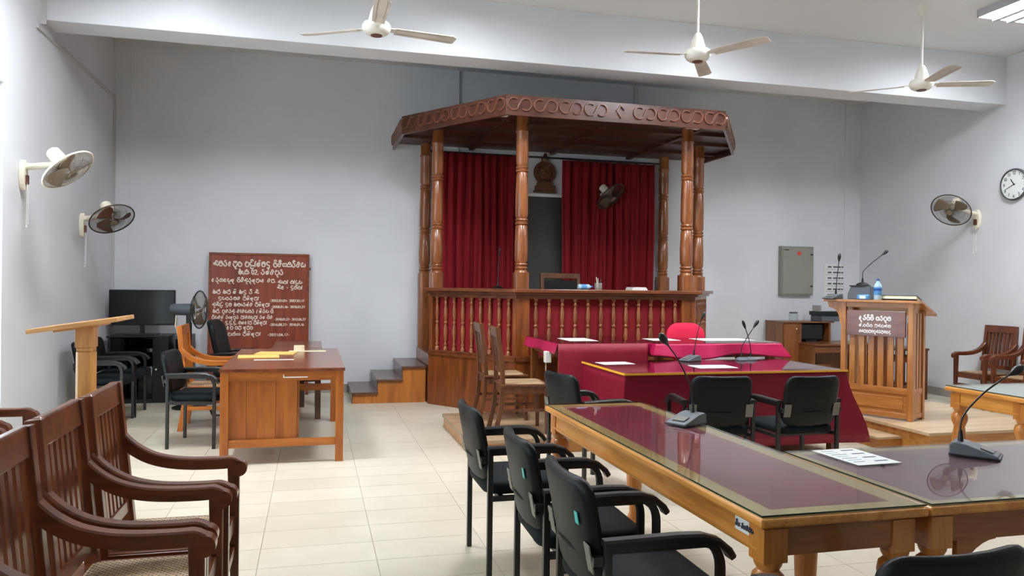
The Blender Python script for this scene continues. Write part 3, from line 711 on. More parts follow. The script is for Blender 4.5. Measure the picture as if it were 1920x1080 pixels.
def slat_armchair(wd='arm_dark', wdv='arm_dark_v', name='armchair'):
    t = thing(name, '', 'armchair', group='slatted wooden armchairs'); w = .218
    def bx(z): return -.205 - max(0, z - .42) * .10
    for s_ in (-1, 1):
        y = s_ * w
        MB().sweep([(-.25, s_ * .215, 0), (-.21, s_ * .215, .25), (-.205, s_ * .215, .43), (bx(.75), s_ * .213, .75), (bx(1.02), s_ * .21, 1.02)], [(-.02, -.024), (.02, -.024), (.02, .024), (-.02, .024)], up=(1, 0, 0)).build('back_post', wdv, t, bevel=.003)
        MB().bar((.225, y, 0), (.215, y, .64), .030, .030, w2=.04, h2=.05, up=(1, 0, 0)).build('leg', wdv, t, bevel=.003)
        pts = [(-.25, .80), (-.22, .765), (-.18, .73), (-.12, .695), (-.04, .672), (.05, .662), (.16, .66), (.205, .661), (.232, .648)]
        sp_ = []
        for q in range(len(pts) - 1):
            a0, b0, c0, d0 = [Vector((pts[max(0, min(len(pts) - 1, q + o_))][0], y, pts[max(0, min(len(pts) - 1, q + o_))][1])) for o_ in (-1, 0, 1, 2)]
            for u in (0, .33, .67): sp_.append(.5 * ((2 * b0) + (c0 - a0) * u + (2 * a0 - 5 * b0 + 4 * c0 - d0) * u * u + (3 * b0 - a0 - 3 * c0 + d0) * u ** 3))
        sp_.append(Vector((pts[-1][0], y, pts[-1][1])))
        MB().sweep(sp_, [(-.026, -.026), (.026, -.026), (.026, .016), (.020, .022), (-.020, .022), (-.026, .016)], up=(0, 0, 1)).build('armrest', wd, t, smooth=35)
        k = MB(); k.tube([(.238, y - .0262, .632), (.238, y + .0262, .632)], .034, 18, up=(0, 0, 1)); k.build('arm_scroll', wd, t, smooth=40)
        MB().b2((-.235, y - .012, .36), (.20, y + .012, .425)).build('seat_rail', wd, t, bevel=.003)
        MB().b2((-.24, y - .010, .20), (.21, y + .010, .235)).build('side_stretcher', wd, t, bevel=.003)
    MB().b2((.195, -w, .36), (.22, w, .425)).build('front_rail', wd, t, bevel=.003)
    MB().b2((-.25, -w, .36), (-.195, w, .425)).build('back_rail', wd, t, bevel=.003)
    MB().b2((.202, -w, .255), (.224, w, .29)).build('front_stretcher', wd, t, bevel=.003)
    MB().b2((-.22, -.222, .405), (.20, .222, .428)).build('seat_frame', wd, t)
    MB().pad(.37, .37, .012, .03, .002, 0, T(-.01, 0, .432)).build('cane_seat', 'cane', t)
    MB().bar((bx(.975), -.20, .975), (bx(.975), .20, .975), .032, .095, up=(-.10, 0, 1)).build('top_rail', wd, t, bevel=.006)
    MB().bar((bx(.50), -.195, .50), (bx(.50), .195, .50), .026, .05, up=(-.10, 0, 1)).build('lower_rail', wd, t, bevel=.003)
    for i in range(7):
        y = -.165 + .33 * i / 6
        MB().bar((bx(.52), y, .52), (bx(.955), y, .955), .028, .014, up=(1, 0, 0)).build('slat', wdv, t)
    return t
ac = slat_armchair()
def put_arm(first, x, y, a, label, z=0):
    if first: ac.location = (x, y, z); ac.rotation_euler = (0, 0, R_(a)); ac['label'] = label; return ac
    return dup(ac, (x, y, z), R_(a), label, 'slatted wooden armchairs')
put_arm(True, -.545, 3.36, 0, 'dark slatted wooden armchair, farthest of the near row on the left')
put_arm(False, -.56, 2.86, 0, 'dark slatted wooden armchair with cane seat, second of the near left row')
put_arm(False, -.555, 2.33, 0, 'dark slatted wooden armchair with cane seat, third of the near left row')
put_arm(False, -.55, 1.80, 0, 'dark wooden armchair in the bottom left corner, only its arm in view')
put_arm(False, -1.86, 4.95, 0, 'dark wooden armchair by the left wall, only its farther arm showing above the row')
put_arm(False, -1.83, 4.35, 0, 'dark wooden armchair by the left wall, its arm showing at the left edge')
put_arm(False, 8.17, 7.83, 180, 'dark slatted wooden armchair against the right wall, its whole back in view')
put_arm(False, 8.17, 7.27, 180, 'dark wooden armchair against the right wall, cut by the right edge of the picture')
oc = slat_armchair('desk_h', 'desk', 'wooden_armchair')
oc.location = (-.985, 8.2, 0); oc['label'] = 'orange-brown wooden armchair standing behind the dark chair at the desk'; oc['group'] = 'slatted wooden armchairs'

def dining_chair():
    t = thing('dining_chair', '', 'chair', group='brown cane-seat chairs')
    for s_ in (-1, 1):
        y = s_ * .18
        MB().sweep([(-.26, y, 0), (-.21, y, .22), (-.195, y, .45), (-.205, y, .65), (-.25, y, .95)], [(-.016, -.02), (.016, -.02), (.016, .02), (-.016, .02)], up=(1, 0, 0)).build('back_post', 'dining', t, bevel=.003)
        MB().bar((.205, y * 1.1, 0), (.20, y * 1.1, .41), .03, .03, w2=.04, h2=.04, up=(1, 0, 0)).build('leg', 'dining', t, bevel=.003)
        MB().b2((-.19, y * 1.05 - .012, .36), (.19, y * 1.05 + .012, .425)).build('seat_rail', 'dining', t)
        MB().b2((-.20, y * 1.05 - .01, .20), (.20, y * 1.05 + .01, .225)).build('side_stretcher', 'dining', t)
    MB().b2((.18, -.2, .36), (.215, .2, .425)).build('front_rail', 'dining', t)
    MB().b2((-.20, -.18, .36), (-.175, .18, .425)).build('back_rail', 'dining', t)
    MB().b2((-.21, -.21, .425), (.225, .21, .445)).build('seat_frame', 'dining', t, bevel=.005)
    MB().pad(.36, .36, .010, .03, .002, 0, T(.01, 0, .447)).build('cane_seat', 'cane', t)
    MB().bar((-.247, -.165, .905), (-.247, .165, .905), .025, .09, up=(-.15, 0, 1)).build('top_rail', 'dining', t, bevel=.006)
    MB().bar((-.20, -.165, .56), (-.20, .165, .56), .02, .035, up=(-.1, 0, 1)).build('lower_rail', 'dining', t)
    for y in (-.07, 0, .07): MB().bar((-.20, y, .57), (-.238, y, .87), .04, .012, up=(1, 0, 0)).build('slat', 'dining', t)
    return t
DZ = .13
dc = dining_chair(); dc.location = (1.84, 6.75, DZ); dc.rotation_euler = (0, 0, R_(-4)); dc['label'] = 'brown wooden chair with cane seat on the low platform, nearer of two'
dup(dc, (1.84, 7.46, DZ), R_(-2), 'brown wooden chair with cane seat on the low platform, nearer the bench')

# ================================================================== PLATFORMS
da = thing('low_platform', 'low platform with worn wooden floor in front of the judge bench', 'platform', (3, 7.1, 0))
MB().b2((1.31, 6.36, 0), (4.98, 7.775, .10)).build('riser', 'dais_side', da, world=True)
for i in range(9):
    y0 = 6.35 + 1.435 * i / 9; MB().b2((1.295, y0, .10), (4.99, y0 + 1.435 / 9 - .002, DZ)).build('plank', 'laminate_d', da, world=True)
db = thing('right_platform', 'raised platform with pale wooden planks under the lectern', 'platform', (6.0, 6.3, 0))
HP = .2
MB().b2((5.28, 5.62, 0), (6.78, 7.16, HP - .025)).build('riser', 'dais_side', db, world=True)
for i in range(8):
    y0 = 5.59 + 1.6 * i / 8; MB().b2((5.25, y0, HP - .025), (6.8, y0 + 1.6 / 8 - .002, HP)).build('plank', 'laminate', db, world=True)
MB().b2((5.02, 5.95, 0), (5.28, 7.2, .085)).build('lower_step', 'dais_side', db, world=True)
MB().b2((5.01, 5.94, .085), (5.28, 7.2, .105)).build('step_tread', 'laminate', db, world=True)

# ================================================================== TABLES
def turned_leg(z_top, blk, name='leg'):
    k = MB(); b = blk / 2
    k.b2((-b, -b, z_top), (b, b, .70))
    H = z_top; pr = [(.030, 0), (.038, .03), (.045, .06), (.028, .10), (.03, .13), (.044, .22), (.050, H - .22), (.036, H - .14), (.052, H - .10), (.056, H - .075), (.05, H - .045), (.034, H - .03), (.044, H - .012), (.046, H)]
    k.lathe(pr, seg=14); return k
def long_table(name, label, x0, x1, y0, y1, grp, border, inset_m, axis):
    t = thing(name, label, 'table', ((x0 + x1) / 2, (y0 + y1) / 2, 0), 0, grp); H = .755
    MB().b2((x0, y0, .712), (x1, y1, .742)).build('table_top', 'table', t, bevel=.008, world=True)
    m = border
    MB().b2((x0 + .012, y0 + .012, .742), (x0 + m, y1 - .012, .746)).b2((x1 - m, y0 + .012, .742), (x1 - .012, y1 - .012, .746)).b2((x0 + m, y0 + .012, .742), (x1 - m, y0 + m, .746)).b2((x0 + m, y1 - m, .742), (x1 - m, y1 - .012, .746)).build('border_veneer', 'table_top', t, world=True)
    MB().b2((x0 + m, y0 + m, .742), (x1 - m, y1 - m, .7465)).build('inlay_sheet', inset_m, t, world=True)
    MB().b2((x0 + .006, y0 + .006, .7475), (x1 - .006, y1 - .006, .7535)).build('glass_sheet', 'glass_top', t, world=True)
    e = .012
    MB().b2((x0 + .0055, y0 + .0050, .7475), (x1 - .0055, y0 + .0058, .7533)).b2((x0 + .0050, y0 + .0058, .7475), (x0 + .0058, y1 - .0058, .7533)).build('glass_edge', 'glass_edge', t, world=True)
    ins = .035; zb = .612
    for n_, lo, hi in (('apron', (x0 + ins, y0 + .07, zb), (x0 + ins + .022, y1 - .07, .712)), ('apron', (x1 - ins - .022, y0 + .07, zb), (x1 - ins, y1 - .07, .712)), ('apron', (x0 + .07, y0 + ins, zb), (x1 - .07, y0 + ins + .022, .712)), ('apron', (x0 + .07, y1 - ins - .022, zb), (x1 - .07, y1 - ins, .712))):
        MB().b2(lo, hi).build(n_, 'table' if abs(hi[1] - lo[1]) > abs(hi[0] - lo[0]) else 'table_x_shade', t, bevel=.003, world=True)
    MB().b2((x0 + ins - .006, y0 + .07, zb + .012), (x0 + ins, y1 - .07, zb + .02)).build('apron_bead', 'table', t, world=True)
    lm = turned_leg(.592, .085).mesh('leg', 'table_v', 45)
    for x in (x0 + ins + .037, x1 - ins - .037):
        for y in (y0 + ins + .037, y1 - ins - .037):
            o = bpy.data.objects.new('leg', lm); COL.objects.link(o); o.parent = t; o.location = Vector((x, y, 0)) - t.location
    return t
wood('table_x_shade', (120, 62, 24), (168, 100, 44), 'x')  # darker copy of the table wood, shade on the end aprons painted in
t1 = long_table('conference_table', 'long wooden table with maroon inlay under glass, lined by black chairs', 1.335, 1.955, 2.075, 4.345, 'wooden conference tables', .085, 'maroon', 'y')
t2 = long_table('conference_table', 'wooden table with dull maroon top under glass, joined to the long table at right', 1.962, 4.1, 2.075, 2.90, 'wooden conference tables', .06, 'maroon_l', 'x')
t3 = long_table('side_table', 'small wooden table with a white reflection painted into its top near the right edge of the picture', 4.56, 6.1, 4.05, 4.72, 'wooden conference tables', .05, 'paper', 'x')  # inlay coloured white to stand for the reflection in its glass
# curved brackets on table 2 near its leg
for s_ in (-1, 1):
    cxx = 1.962 + .072
    pts = [(0, 0)] + [(.14 * (1 - math.sin(R_(a))) + .0, -.14 * (1 - math.cos(R_(a)))) for a in range(0, 91, 15)][::-1]
k = MB(); k.prism([(2.10, .61)] + [(2.10 + .16 * (i / 6), .61 - .11 * (1 - i / 6) ** 2) for i in range(7)] + [(2.26, .62), (2.10, .62)], -2.13, -2.11, Mx); k.build('corner_bracket', 'table_x_shade', t2, world=True)
# sticker on long table
stk = MB().b2((1.3655, 2.155, .655), (1.3695, 2.275, .70)).build('name_sticker', 'paper', t1, world=True)
k = MB(); Ms = Matrix.Translation((1.365, 2.268, .668)) @ rotz(-PI / 2)
letter_mesh(k, ['na+i ta', 'ra ta na ka ya'], 0, 0, .018, .105, .0016, 0, 'l', Ms); ob = k.build('sticker_lettering', 'ink', t1, world=True); 

# --- red clothed tables
def skirt_cloth(path, z_top, drop, fold, seed, flare=None, n=110, hem=0):
    rnd = random.Random(seed); P = [Vector((p[0], p[1], 0)) for p in path]
    L_ = [0]
    for a, b in zip(P, P[1:]): L_.append(L_[-1] + (b - a).length)
    tot = L_[-1]; ph = [rnd.uniform(0, 6.28) for _ in range(6)]
    # sample params incl. corners
    us = sorted(set([i / n for i in range(n + 1)] + [l / tot for l in L_]))
    def at(u):
        s_ = u * tot
        for i in range(len(P) - 1):
            if s_ <= L_[i + 1] + 1e-9: break
        t_ = (P[i + 1] - P[i]).normalized(); nrm = Vector((t_.y, -t_.x, 0)); p = P[i] + t_ * (s_ - L_[i])
        for j in range(1, len(P) - 1):
            if abs(s_ - L_[j]) < 1e-6:
                t2 = (P[j + 1] - P[j]).normalized(); t1_ = (P[j] - P[j - 1]).normalized(); nrm = (Vector((t2.y, -t2.x, 0)) + Vector((t1_.y, -t1_.x, 0)))
        return p, nrm, s_
    rows = 9; vs = []
    for r in range(rows):
        v = r / (rows - 1)
        for u in us:
            p, nrm, s_ = at(u)
            o = fold * v * (.5 + .5 * math.sin(s_ * 9 + ph[0]) * math.sin(s_ * 3.7 + ph[1])) + .004
            d = drop * v * (1 + hem * math.sin(s_ * 6 + ph[2]))
            if flare:
                for (fx, fy, ax, ay, rad) in flare:
                    k = math.exp(-(((p.x - fx) ** 2 + (p.y - fy) ** 2) / rad ** 2)); p = p + Vector((ax, ay, 0)) * k * v * (1.25 - .25 * v) * math.sin(v * PI * .62)
            q = p + nrm * o; vs.append((q.x, q.y, z_top - d))
    nu = len(us); k = MB()
    k.add(vs, [(r * nu + i, r * nu + i + 1, (r + 1) * nu + i + 1, (r + 1) * nu + i) for r in range(rows - 1) for i in range(nu - 1)])
    return k
def plain_table(name, label, x0, x1, y0, y1, H, z_f, z_b, mat='deskr'):
    t = thing(name, label, 'table', ((x0 + x1) / 2, (y0 + y1) / 2, min(z_f, z_b)), 0, 'tables under red cloths')
    MB().b2((x0 + .01, y0 + .01, H - .03), (x1 - .01, y1 - .01, H)).build('table_top', mat, t, world=True)
    for x in (x0 + .07, x1 - .07):
        for y, z in ((y0 + .08, z_f), (y1 - .08, z_b)): MB().b2((x - .035, y - .035, z), (x + .035, y + .035, H - .03)).build('leg', mat, t, bevel=.004, world=True)
    for y in (y0 + .08, y1 - .08): MB().b2((x0 + .1, y - .012, H - .14), (x1 - .1, y + .012, H - .03)).build('apron', mat, t, world=True)
    for x in (x0 + .07, x1 - .07): MB().b2((x - .012, y0 + .11, H - .14), (x + .012, y1 - .11, H - .03)).build('apron', mat, t, world=True)
    return t
# front red table
fx0, fx1, fy0, fy1, fz = 2.43, 4.49, 5.72, 6.72, .745
plain_table('clerk_table', 'table hidden under the long dark red cloth, behind the black chairs', fx0, fx1, fy0, fy1, fz, 0, DZ)
c = thing('tablecloth', 'crimson cloth with gold edge draped to the floor over the front table', 'tablecloth', (3.46, 6.2, fz), 0, 'red tablecloths')
MB().b2((fx0, fy0, fz), (fx1, fy1, fz + .004)).build('cloth_top', 'satin', c, world=True)
skirt_cloth([(fx0, fy1), (fx0, fy0), (fx1, fy0), (fx1, fy1)], fz + .004, .62, .03, 4, flare=[(fx1, fy0, .20, -.03, .35)]).build('cloth_skirt', 'satin', c, smooth=60, solid=.004, world=True)
MB().b2((fx0 - .012, fy0 - .014, fz - .004), (fx1 + .012, fy0 - .006, fz + .012)).b2((fx0 - .014, fy0 - .006, fz - .004), (fx0 - .006, fy1, fz + .012)).build('gold_edging', 'gold', c, world=True)
gl = tag(MB().b2((fx0 + .0, fy0 + .0, fz + .006), (fx1 - .0, fy1 - .0, fz + .012)).build('glass_sheet', 'glass_top'), 'clear glass sheet lying on the front crimson tablecloth', 'glass sheet')
# back left red table
bx0, bx1, by0, by1, bz = 2.27, 3.20, 6.98, 8.10, .895
plain_table('clerk_table', 'dark-legged table under the red cloth with a short pink side, against the bench', bx0, bx1, by0, by1, bz, DZ, 0)
c = thing('tablecloth', 'red satin cloth with short pink overhang on the table touching the bench', 'tablecloth', (2.75, 7.5, bz), 0, 'red tablecloths')
MB().b2((bx0, by0, bz), (bx1, by1, bz + .004)).build('cloth_top', 'satin', c, world=True)
skirt_cloth([(bx0, by1), (bx0, by0)], bz + .004, .10, .05, 2, n=30).build('side_overhang', 'satin_pink', c, smooth=60, solid=.004, world=True)
skirt_cloth([(bx0, by0), (bx1, by0)], bz + .004, .70, .05, 5, n=60).build('front_drape', 'velvet', c, smooth=60, solid=.004, world=True)
tag(MB().b2((bx0, by0, bz + .006), (bx1, by1, bz + .012)).build('glass_sheet', 'glass_top'), 'glass sheet on the red cloth beside the bench, with a paper on it', 'glass sheet')
# back right red table
rx0, rx1, ry0, ry1 = 3.24, 4.62, 6.88, 7.62
plain_table('clerk_table', 'table under rumpled pink cloth in front of the pink chair', rx0, rx1, ry0, ry1, bz, DZ, DZ)
c = thing('tablecloth', 'rumpled shiny pink cloth hanging short over the table by the pink chair', 'tablecloth', (3.9, 7.2, bz), 0, 'red tablecloths')
MB().b2((rx0, ry0, bz), (rx1, ry1, bz + .004)).build('cloth_top', 'satin', c, world=True)
skirt_cloth([(rx0, ry1), (rx0, ry0), (rx1, ry0), (rx1, ry1)], bz + .004, .13, .07, 9, n=120, hem=.18, flare=[(rx1, ry0, .06, -.02, .2)]).build('short_overhang', 'satin_pink', c, smooth=60, solid=.004, world=True)
tag(MB().b2((rx0, ry0, bz + .006), (rx1, ry1, bz + .012)).build('glass_sheet', 'glass_top'), 'glass sheet on the pink cloth in front of the pink chair', 'glass sheet')
# papers under / on the red tables
def paper(x, y, z, w_, h_, a, label, lines=0, mat='paper'):
    t = thing('paper_sheet', label, 'paper', (x, y, z), R_(a), 'loose papers on the tables')
    MB().b2((-w_ / 2, -h_ / 2, 0), (w_ / 2, h_ / 2, .0015)).build('sheet', mat, t)
    for i in range(lines):
        yy = h_ / 2 - .03 - i * (h_ - .05) / max(1, lines); ww = w_ * random.uniform(.25, .42)
        MB().b2((-w_ / 2 + .02, yy - .004, .0015), (-w_ / 2 + .02 + ww, yy + .001, .002)).build('printed_line', 'teal' if i % 2 else 'ink', t)
        if i % 2 == 0: MB().b2((w_ * .08, yy - .008, .0015), (w_ * .08 + w_ * .3, yy + .004, .002)).build('printed_line', 'ink', t)
    return t
paper(2.62, 7.42, bz + .013, .30, .42, 0, 'white paper lying on the red table beside the bench')
paper(3.52, 7.35, bz + .013, .30, .30, 0, 'paper sheet on the pink-clothed table, left of the pink chair')
paper(4.2, 7.30, bz + .013, .60, .35, 0, 'wide white paper on the pink-clothed table, right of the pink chair')
paper(2.66, 6.50, fz + .013, .30, .21, 5, 'white paper at the left corner of the front red table')
paper(3.42, 6.10, fz + .013, .36, .25, -2, 'white paper in the middle of the front red table')
paper(2.20, 2.735, .7545, .21, .28, 2, 'printed sheet of notes on the glass of the joined right table', 7)

# pink office chair
pc = thing('office_chair', 'bright pink fabric office chair behind the pink-clothed table', 'chair', (4.02, 7.78, DZ), R_(-90))
Mb = T(-.02, 0, .72) @ Matrix.Rotation(R_(-6), 4, 'Y') @ Matrix(((0, 0, 1, 0), (1, 0, 0, 0), (0, 1, 0, 0), (0, 0, 0, 1)))
MB().pad(.47, .42, .06, .16, .015, .03, Mb).build('backrest', 'pink_fabric', pc, smooth=50)
MB().pad(.46, .46, .07, .1, .02, 0, T(.22, 0, .44)).build('seat', 'pink_fabric', pc, smooth=50)
MB().bar((-.05, 0, .42), (-.06, 0, .62), .05, .012, up=(1, 0, 0)).build('back_stem', 'black_plastic', pc)
MB().lathe([(.03, .06), (.025, .41)], (.2, 0, 0), 12).build('gas_column', 'black_metal', pc, smooth=40)
for i in range(5):
    a = R_(72 * i + 20); MB().bar((.2, 0, .075), (.2 + .27 * math.cos(a), .27 * math.sin(a), .055), .04, .03, w2=.025, h2=.02).lathe([(0, 0), (.022, .006), (.025, .025), (.02, .045), (0, .05)], (.2 + .265 * math.cos(a), .265 * math.sin(a), 0), 8).build('foot', 'black_plastic', pc)

# ================================================================== MICROPHONES
def gooseneck(label, x, y, z, a, path, base='wedge', k_head=.020):
    t = thing('microphone', label, 'microphone', (x, y, z), R_(a), 'gooseneck desk microphones')
    if base == 'wedge':
        pf = [(-.09, 0), (.09, 0), (.09, .012), (-.03, .05), (-.075, .055), (-.09, .045)]
        k = MB(); k.prism(pf, -.062, .062, Mx); k.build('base', 'grey_plastic', t, bevel=.006)
        MB().b2((-.092, -.064, 0), (.095, .064, .006)).build('base_foot', 'black_plastic', t)
        k = MB(); rt = Matrix.Rotation(R_(17.5), 3, 'Y'); k.box((.045, 0, .030), (.05, .07, .003), rt); k.build('button_panel', 'plate', t)
        p0 = Vector((-.055, 0, .05))
    else:
        MB().lathe([(.062, 0), (.062, .008), (.045, .022), (.02, .03), (0, .03)], seg=20).build('base', 'grey_plastic' if base == 'disc' else 'black_plastic', t, smooth=40)
        p0 = Vector((0, 0, .025))
    pts = [p0] + [p0 + Vector(p) for p in path]
    # smooth the neck
    sm = []
    for i in range(len(pts) - 1):
        a0 = pts[max(i - 1, 0)]; b0 = pts[i]; c0 = pts[i + 1]; d0 = pts[min(i + 2, len(pts) - 1)]
        for j in range(6):
            u = j / 6; sm.append(.5 * ((2 * b0) + (c0 - a0) * u + (2 * a0 - 5 * b0 + 4 * c0 - d0) * u * u + (3 * b0 - a0 - 3 * c0 + d0) * u ** 3))
    sm.append(pts[-1])
    MB().tube(sm, .0042, 7, up=(.3, .9, .1)).build('gooseneck', 'black_metal', t, smooth=60)
    MB().lathe([(.012, 0), (.009, .04), (.005, .055)], p0 - Vector((0, 0, .003)), 10).build('neck_collar', 'black_plastic', t, smooth=40)
    d = (sm[-1] - sm[-3]).normalized(); Mh = orient(d)
    MB().lathe([(.006, -.025), (.010, -.01), (k_head * .9, .01), (k_head, .03), (k_head * .85, .05), (k_head * .4, .062), (0, .064)], sm[-1], 14, Mh).build('foam_head', 'black_plastic', t, smooth=50)
    return t
gooseneck('gooseneck microphone standing on the long table between the black chairs', 1.86, 3.58, .755, 207, [(.01, 0, .09), (.05, .0, .18), (.14, .0, .29), (.235, 0, .375)])
gooseneck('gooseneck microphone on the joined table at the right edge', 2.735, 2.66, .755, -52, [(.005, .0, .10), (.06, .09, .19), (.12, .17, .25), (.17, .24, .29)])
gooseneck('thin gooseneck microphone on the front red table, left of its neighbours', 3.47, 6.62, fz + .013, 200, [(-.02, 0, .12), (-.07, 0, .28), (-.11, 0, .36)], k_head=.017)
gooseneck('gooseneck microphone with round base on the red tables, neck leaning right', 4.02, 6.62, fz + .013, 0, [(0, 0, .10), (.06, 0, .20), (.14, 0, .31)], 'disc', .017)
gooseneck('gooseneck microphone with round base on the red tables, neck leaning left', 4.13, 6.64, fz + .013, 0, [(0, 0, .08), (-.03, 0, .2), (-.07, .0, .30)], 'disc', .015)
gooseneck('slim microphone standing on the bench counter before the left curtain', 2.05, 8.56, 1.415, 0, [(.0, 0, .12), (.01, 0, .28), (.015, 0, .38)], 'disc2', .011)

# ================================================================== LEFT SIDE FURNITURE
# wooden desk
dk = thing('wooden_desk', 'orange-brown wooden desk with dark top and yellow envelopes on it', 'desk', (-.225, 7.36, 0))
X0, X1, Y0, Y1 = -.70, .25, 6.40, 8.32
MB().b2((X0 - .01, Y0 - .01, .738), (X1 + .01, Y1 + .01, .765)).build('desk_top', 'desk_top', dk, bevel=.004, world=True)
for x in (X0, X1 - .062):
    for y in (Y0, Y1 - .062): MB().b2((x, y, 0), (x + .062, y + .062, .738)).build('leg', 'desk', dk, bevel=.003, world=True)
MB().b2((X0 + .062, Y0 + .008, .665), (X1 - .062, Y0 + .03, .738)).build('end_apron', 'desk_h', dk, world=True)
MB().b2((X0 + .062, Y1 - .03, .665), (X1 - .062, Y1 - .008, .738)).build('end_apron', 'desk_h', dk, world=True)
for x in (X0 + .01, X1 - .035): MB().b2((x, Y0 + .062, .665), (x + .025, Y1 - .062, .738)).build('side_apron', 'desk_h', dk, world=True)
MB().b2((X0 + .062, Y0 + .012, .135), (X1 - .062, Y0 + .045, .195)).build('end_stretcher', 'desk_h', dk, bevel=.003, world=True)
MB().b2((X0 + .062, Y1 - .05, .33), (X1 - .062, Y1 - .02, .40)).build('end_stretcher', 'desk_h', dk, bevel=.003, world=True)
pw = [X0 + .062, -.505, -.28, -.115]
for a, b in zip(pw, pw[1:]): MB().b2((a, Y0 + .05, .195), (b - .003, Y0 + .068, .665)).build('end_plank', 'desk', dk, world=True)
MB().b2((X0 + .03, Y0 + .07, .195), (-.118, 7.0, .66)).build('drawer_pedestal', 'desk', dk, world=True)
MB().b2((-.118, Y0 + .07, .195), (-.10, Y0 + .11, .66)).build('pedestal_stile', 'desk', dk, world=True)
MB().b2((-.225, Y0 - .0, .688), (-.035, Y0 + .008, .697)).b2((-.225, Y0, .697), (-.217, Y0 + .008, .715)).build('tape_strip', 'white', dk, world=True)
# second desk behind
d2 = thing('dark_desk', 'dark brown desk standing behind the orange-brown desk', 'desk', (-.16, 8.9, 0))
MB().b2((-.42, 8.42, .735), (.10, 9.42, .762)).build('desk_top', 'desk_top', d2, bevel=.004, world=True)
for x in (-.41, .03):
    for y in (8.43, 9.35): MB().b2((x, y, 0), (x + .06, y + .06, .735)).build('leg', 'tread', d2, world=True)
MB().b2((-.35, 8.44, .66), (.03, 8.46, .735)).b2((-.35, 9.39, .66), (.03, 9.41, .735)).build('apron', 'tread', d2, world=True)
MB().b2((-.35, 8.445, .40), (.03, 8.475, .46)).build('stretcher', 'tread', d2, world=True)
MB().b2((-.34, 8.5, .12), (-.08, 9.3, .735)).build('drawer_pedestal', 'tread', d2, world=True)
# things on the desk
for i, (x, y, a, w_, h_) in enumerate(((-.48, 7.42, 4, .36, .25), (-.34, 7.75, -8, .36, .25))):
    e = thing('envelope', 'yellow manila envelope on the wooden desk, nearer the front' if i == 0 else 'yellow manila envelope on the wooden desk, farther back and turned', 'envelope', (x, y, .765 + i * .0), R_(a), 'manila envelopes on the desk')
    MB().b2((-w_ / 2, -h_ / 2, 0), (w_ / 2, h_ / 2, .008)).build('body', 'manila', e, bevel=.002)
    k = MB(); k.prism([(-w_ / 2, h_ / 2), (w_ / 2, h_ / 2), (w_ / 2 - .05, h_ / 2 - .06), (-w_ / 2 + .05, h_ / 2 - .06)], .008, .0095); k.build('flap', 'manila', e)
paper(-.33, 7.12, .765, .34, .05, 0, 'narrow white paper strip at the front of the wooden desk', 0, 'white')
paper(-.05, 7.98, .766, .36, .12, -5, 'white paper lying under the tape roll on the wooden desk', 0, 'cream')
tr_ = thing('tape_roll', 'cream roll of tape standing on papers at the back of the desk', 'tape roll', (-.13, 7.98, .768))
MB().lathe([(.032, 0), (.052, 0), (.052, .055), (.032, .055), (.032, 0)], seg=22, caps=False).build('tape', 'cream', tr_, smooth=40)
MB().lathe([(.030, .002), (.0318, .002), (.0318, .053), (.030, .053), (.030, .002)], seg=22, caps=False).build('core', 'manila', tr_, smooth=40)
# black office chair
ofc = thing('office_chair', 'black office chair with looped tubular base in front of the name board', 'chair', (-.80, 8.95, 0), R_(-10))
Mb = T(-.23, 0, .78) @ Matrix.Rotation(R_(-13), 4, 'Y') @ Matrix(((0, 0, 1, 0), (1, 0, 0, 0), (0, 1, 0, 0), (0, 0, 0, 1)))
MB().pad(.46, .52, .06, .13, .015, .05, Mb).build('backrest', 'black_vinyl', ofc, smooth=50)
MB().pad(.48, .46, .07, .1, .02, 0, T(.02, 0, .46)).build('seat', 'black_fabric', ofc, smooth=50)
for s_ in (-1, 1):
    y = s_ * .25
    MB().tube([(-.24, y * .85, .66), (-.10, y, .68), (.1, y, .69), (.22, y, .665), (.25, y, .60)], .016, 8).build('armrest', 'black_plastic', ofc, smooth=50)
    MB().tube([(.22, y * .9, .44), (.27, y * .9, .30), (.25, y * .9, .10), (.18, y * .9, .02), (-.1, y * .9, .016), (-.2, y * .9, .03), (-.22, y * .9, .09)], .013, 8).build('tube_leg', 'black_metal', ofc, smooth=50)
MB().tube([(.25, -.22, .60), (.24, -.235, .46), (.2, -.2, .44), (.2, .2, .44), (.24, .235, .46), (.25, .22, .60)], .011, 8).build('cross_tube', 'black_metal', ofc, smooth=50)
# pedestal fan
pf_ = thing('pedestal_fan', 'black pedestal fan seen from the side next to the name board', 'pedestal fan', (-1.36, 9.45, 0))
MB().lathe([(.19, 0), (.19, .015), (.15, .03), (.03, .045), (0, .045)], seg=24).build('base', 'black_plastic', pf_, smooth=40)
MB().tube([(0, 0, .03), (0, 0, .98)], .016, 10).build('pole', 'black_metal', pf_, smooth=40)
Mh = orient((.97, -.24, 0)); hc = Vector((.10, -.02, 1.13))
MB().lathe([(0, -.33), (.05, -.325), (.065, -.29), (.07, -.12), (.06, -.08), (0, -.075)], hc, 18, Mh).build('motor_housing', 'grey_plastic', pf_, smooth=40)
MB().bar((-.02, 0, .95), (-.02, 0, 1.08), .05, .05, up=(1, 0, 0)).build('neck', 'black_plastic', pf_)
k = MB(); k.M = Matrix.Translation(hc) @ Mh; k.tube(ring_pts(.215, 0, 40), .008, 6, closed=True); k.build('guard_rim', 'black_metal', pf_, smooth=60)
for nm, sg in (('rear_guard', -1), ('front_guard', 1)):
    k = guard_mb(.215, .07, 60, .0013, sg); k.v = [tuple(hc + (Mh @ Vector(p))) for p in k.v]; k.build(nm, 'fan_mesh_d', pf_)
k = blades_mb(.18, 3, .55); k.v = [tuple(hc + (Mh @ Vector(p))) for p in k.v]; k.build('blades', 'fan_steel', pf_, smooth=60, solid=.003)
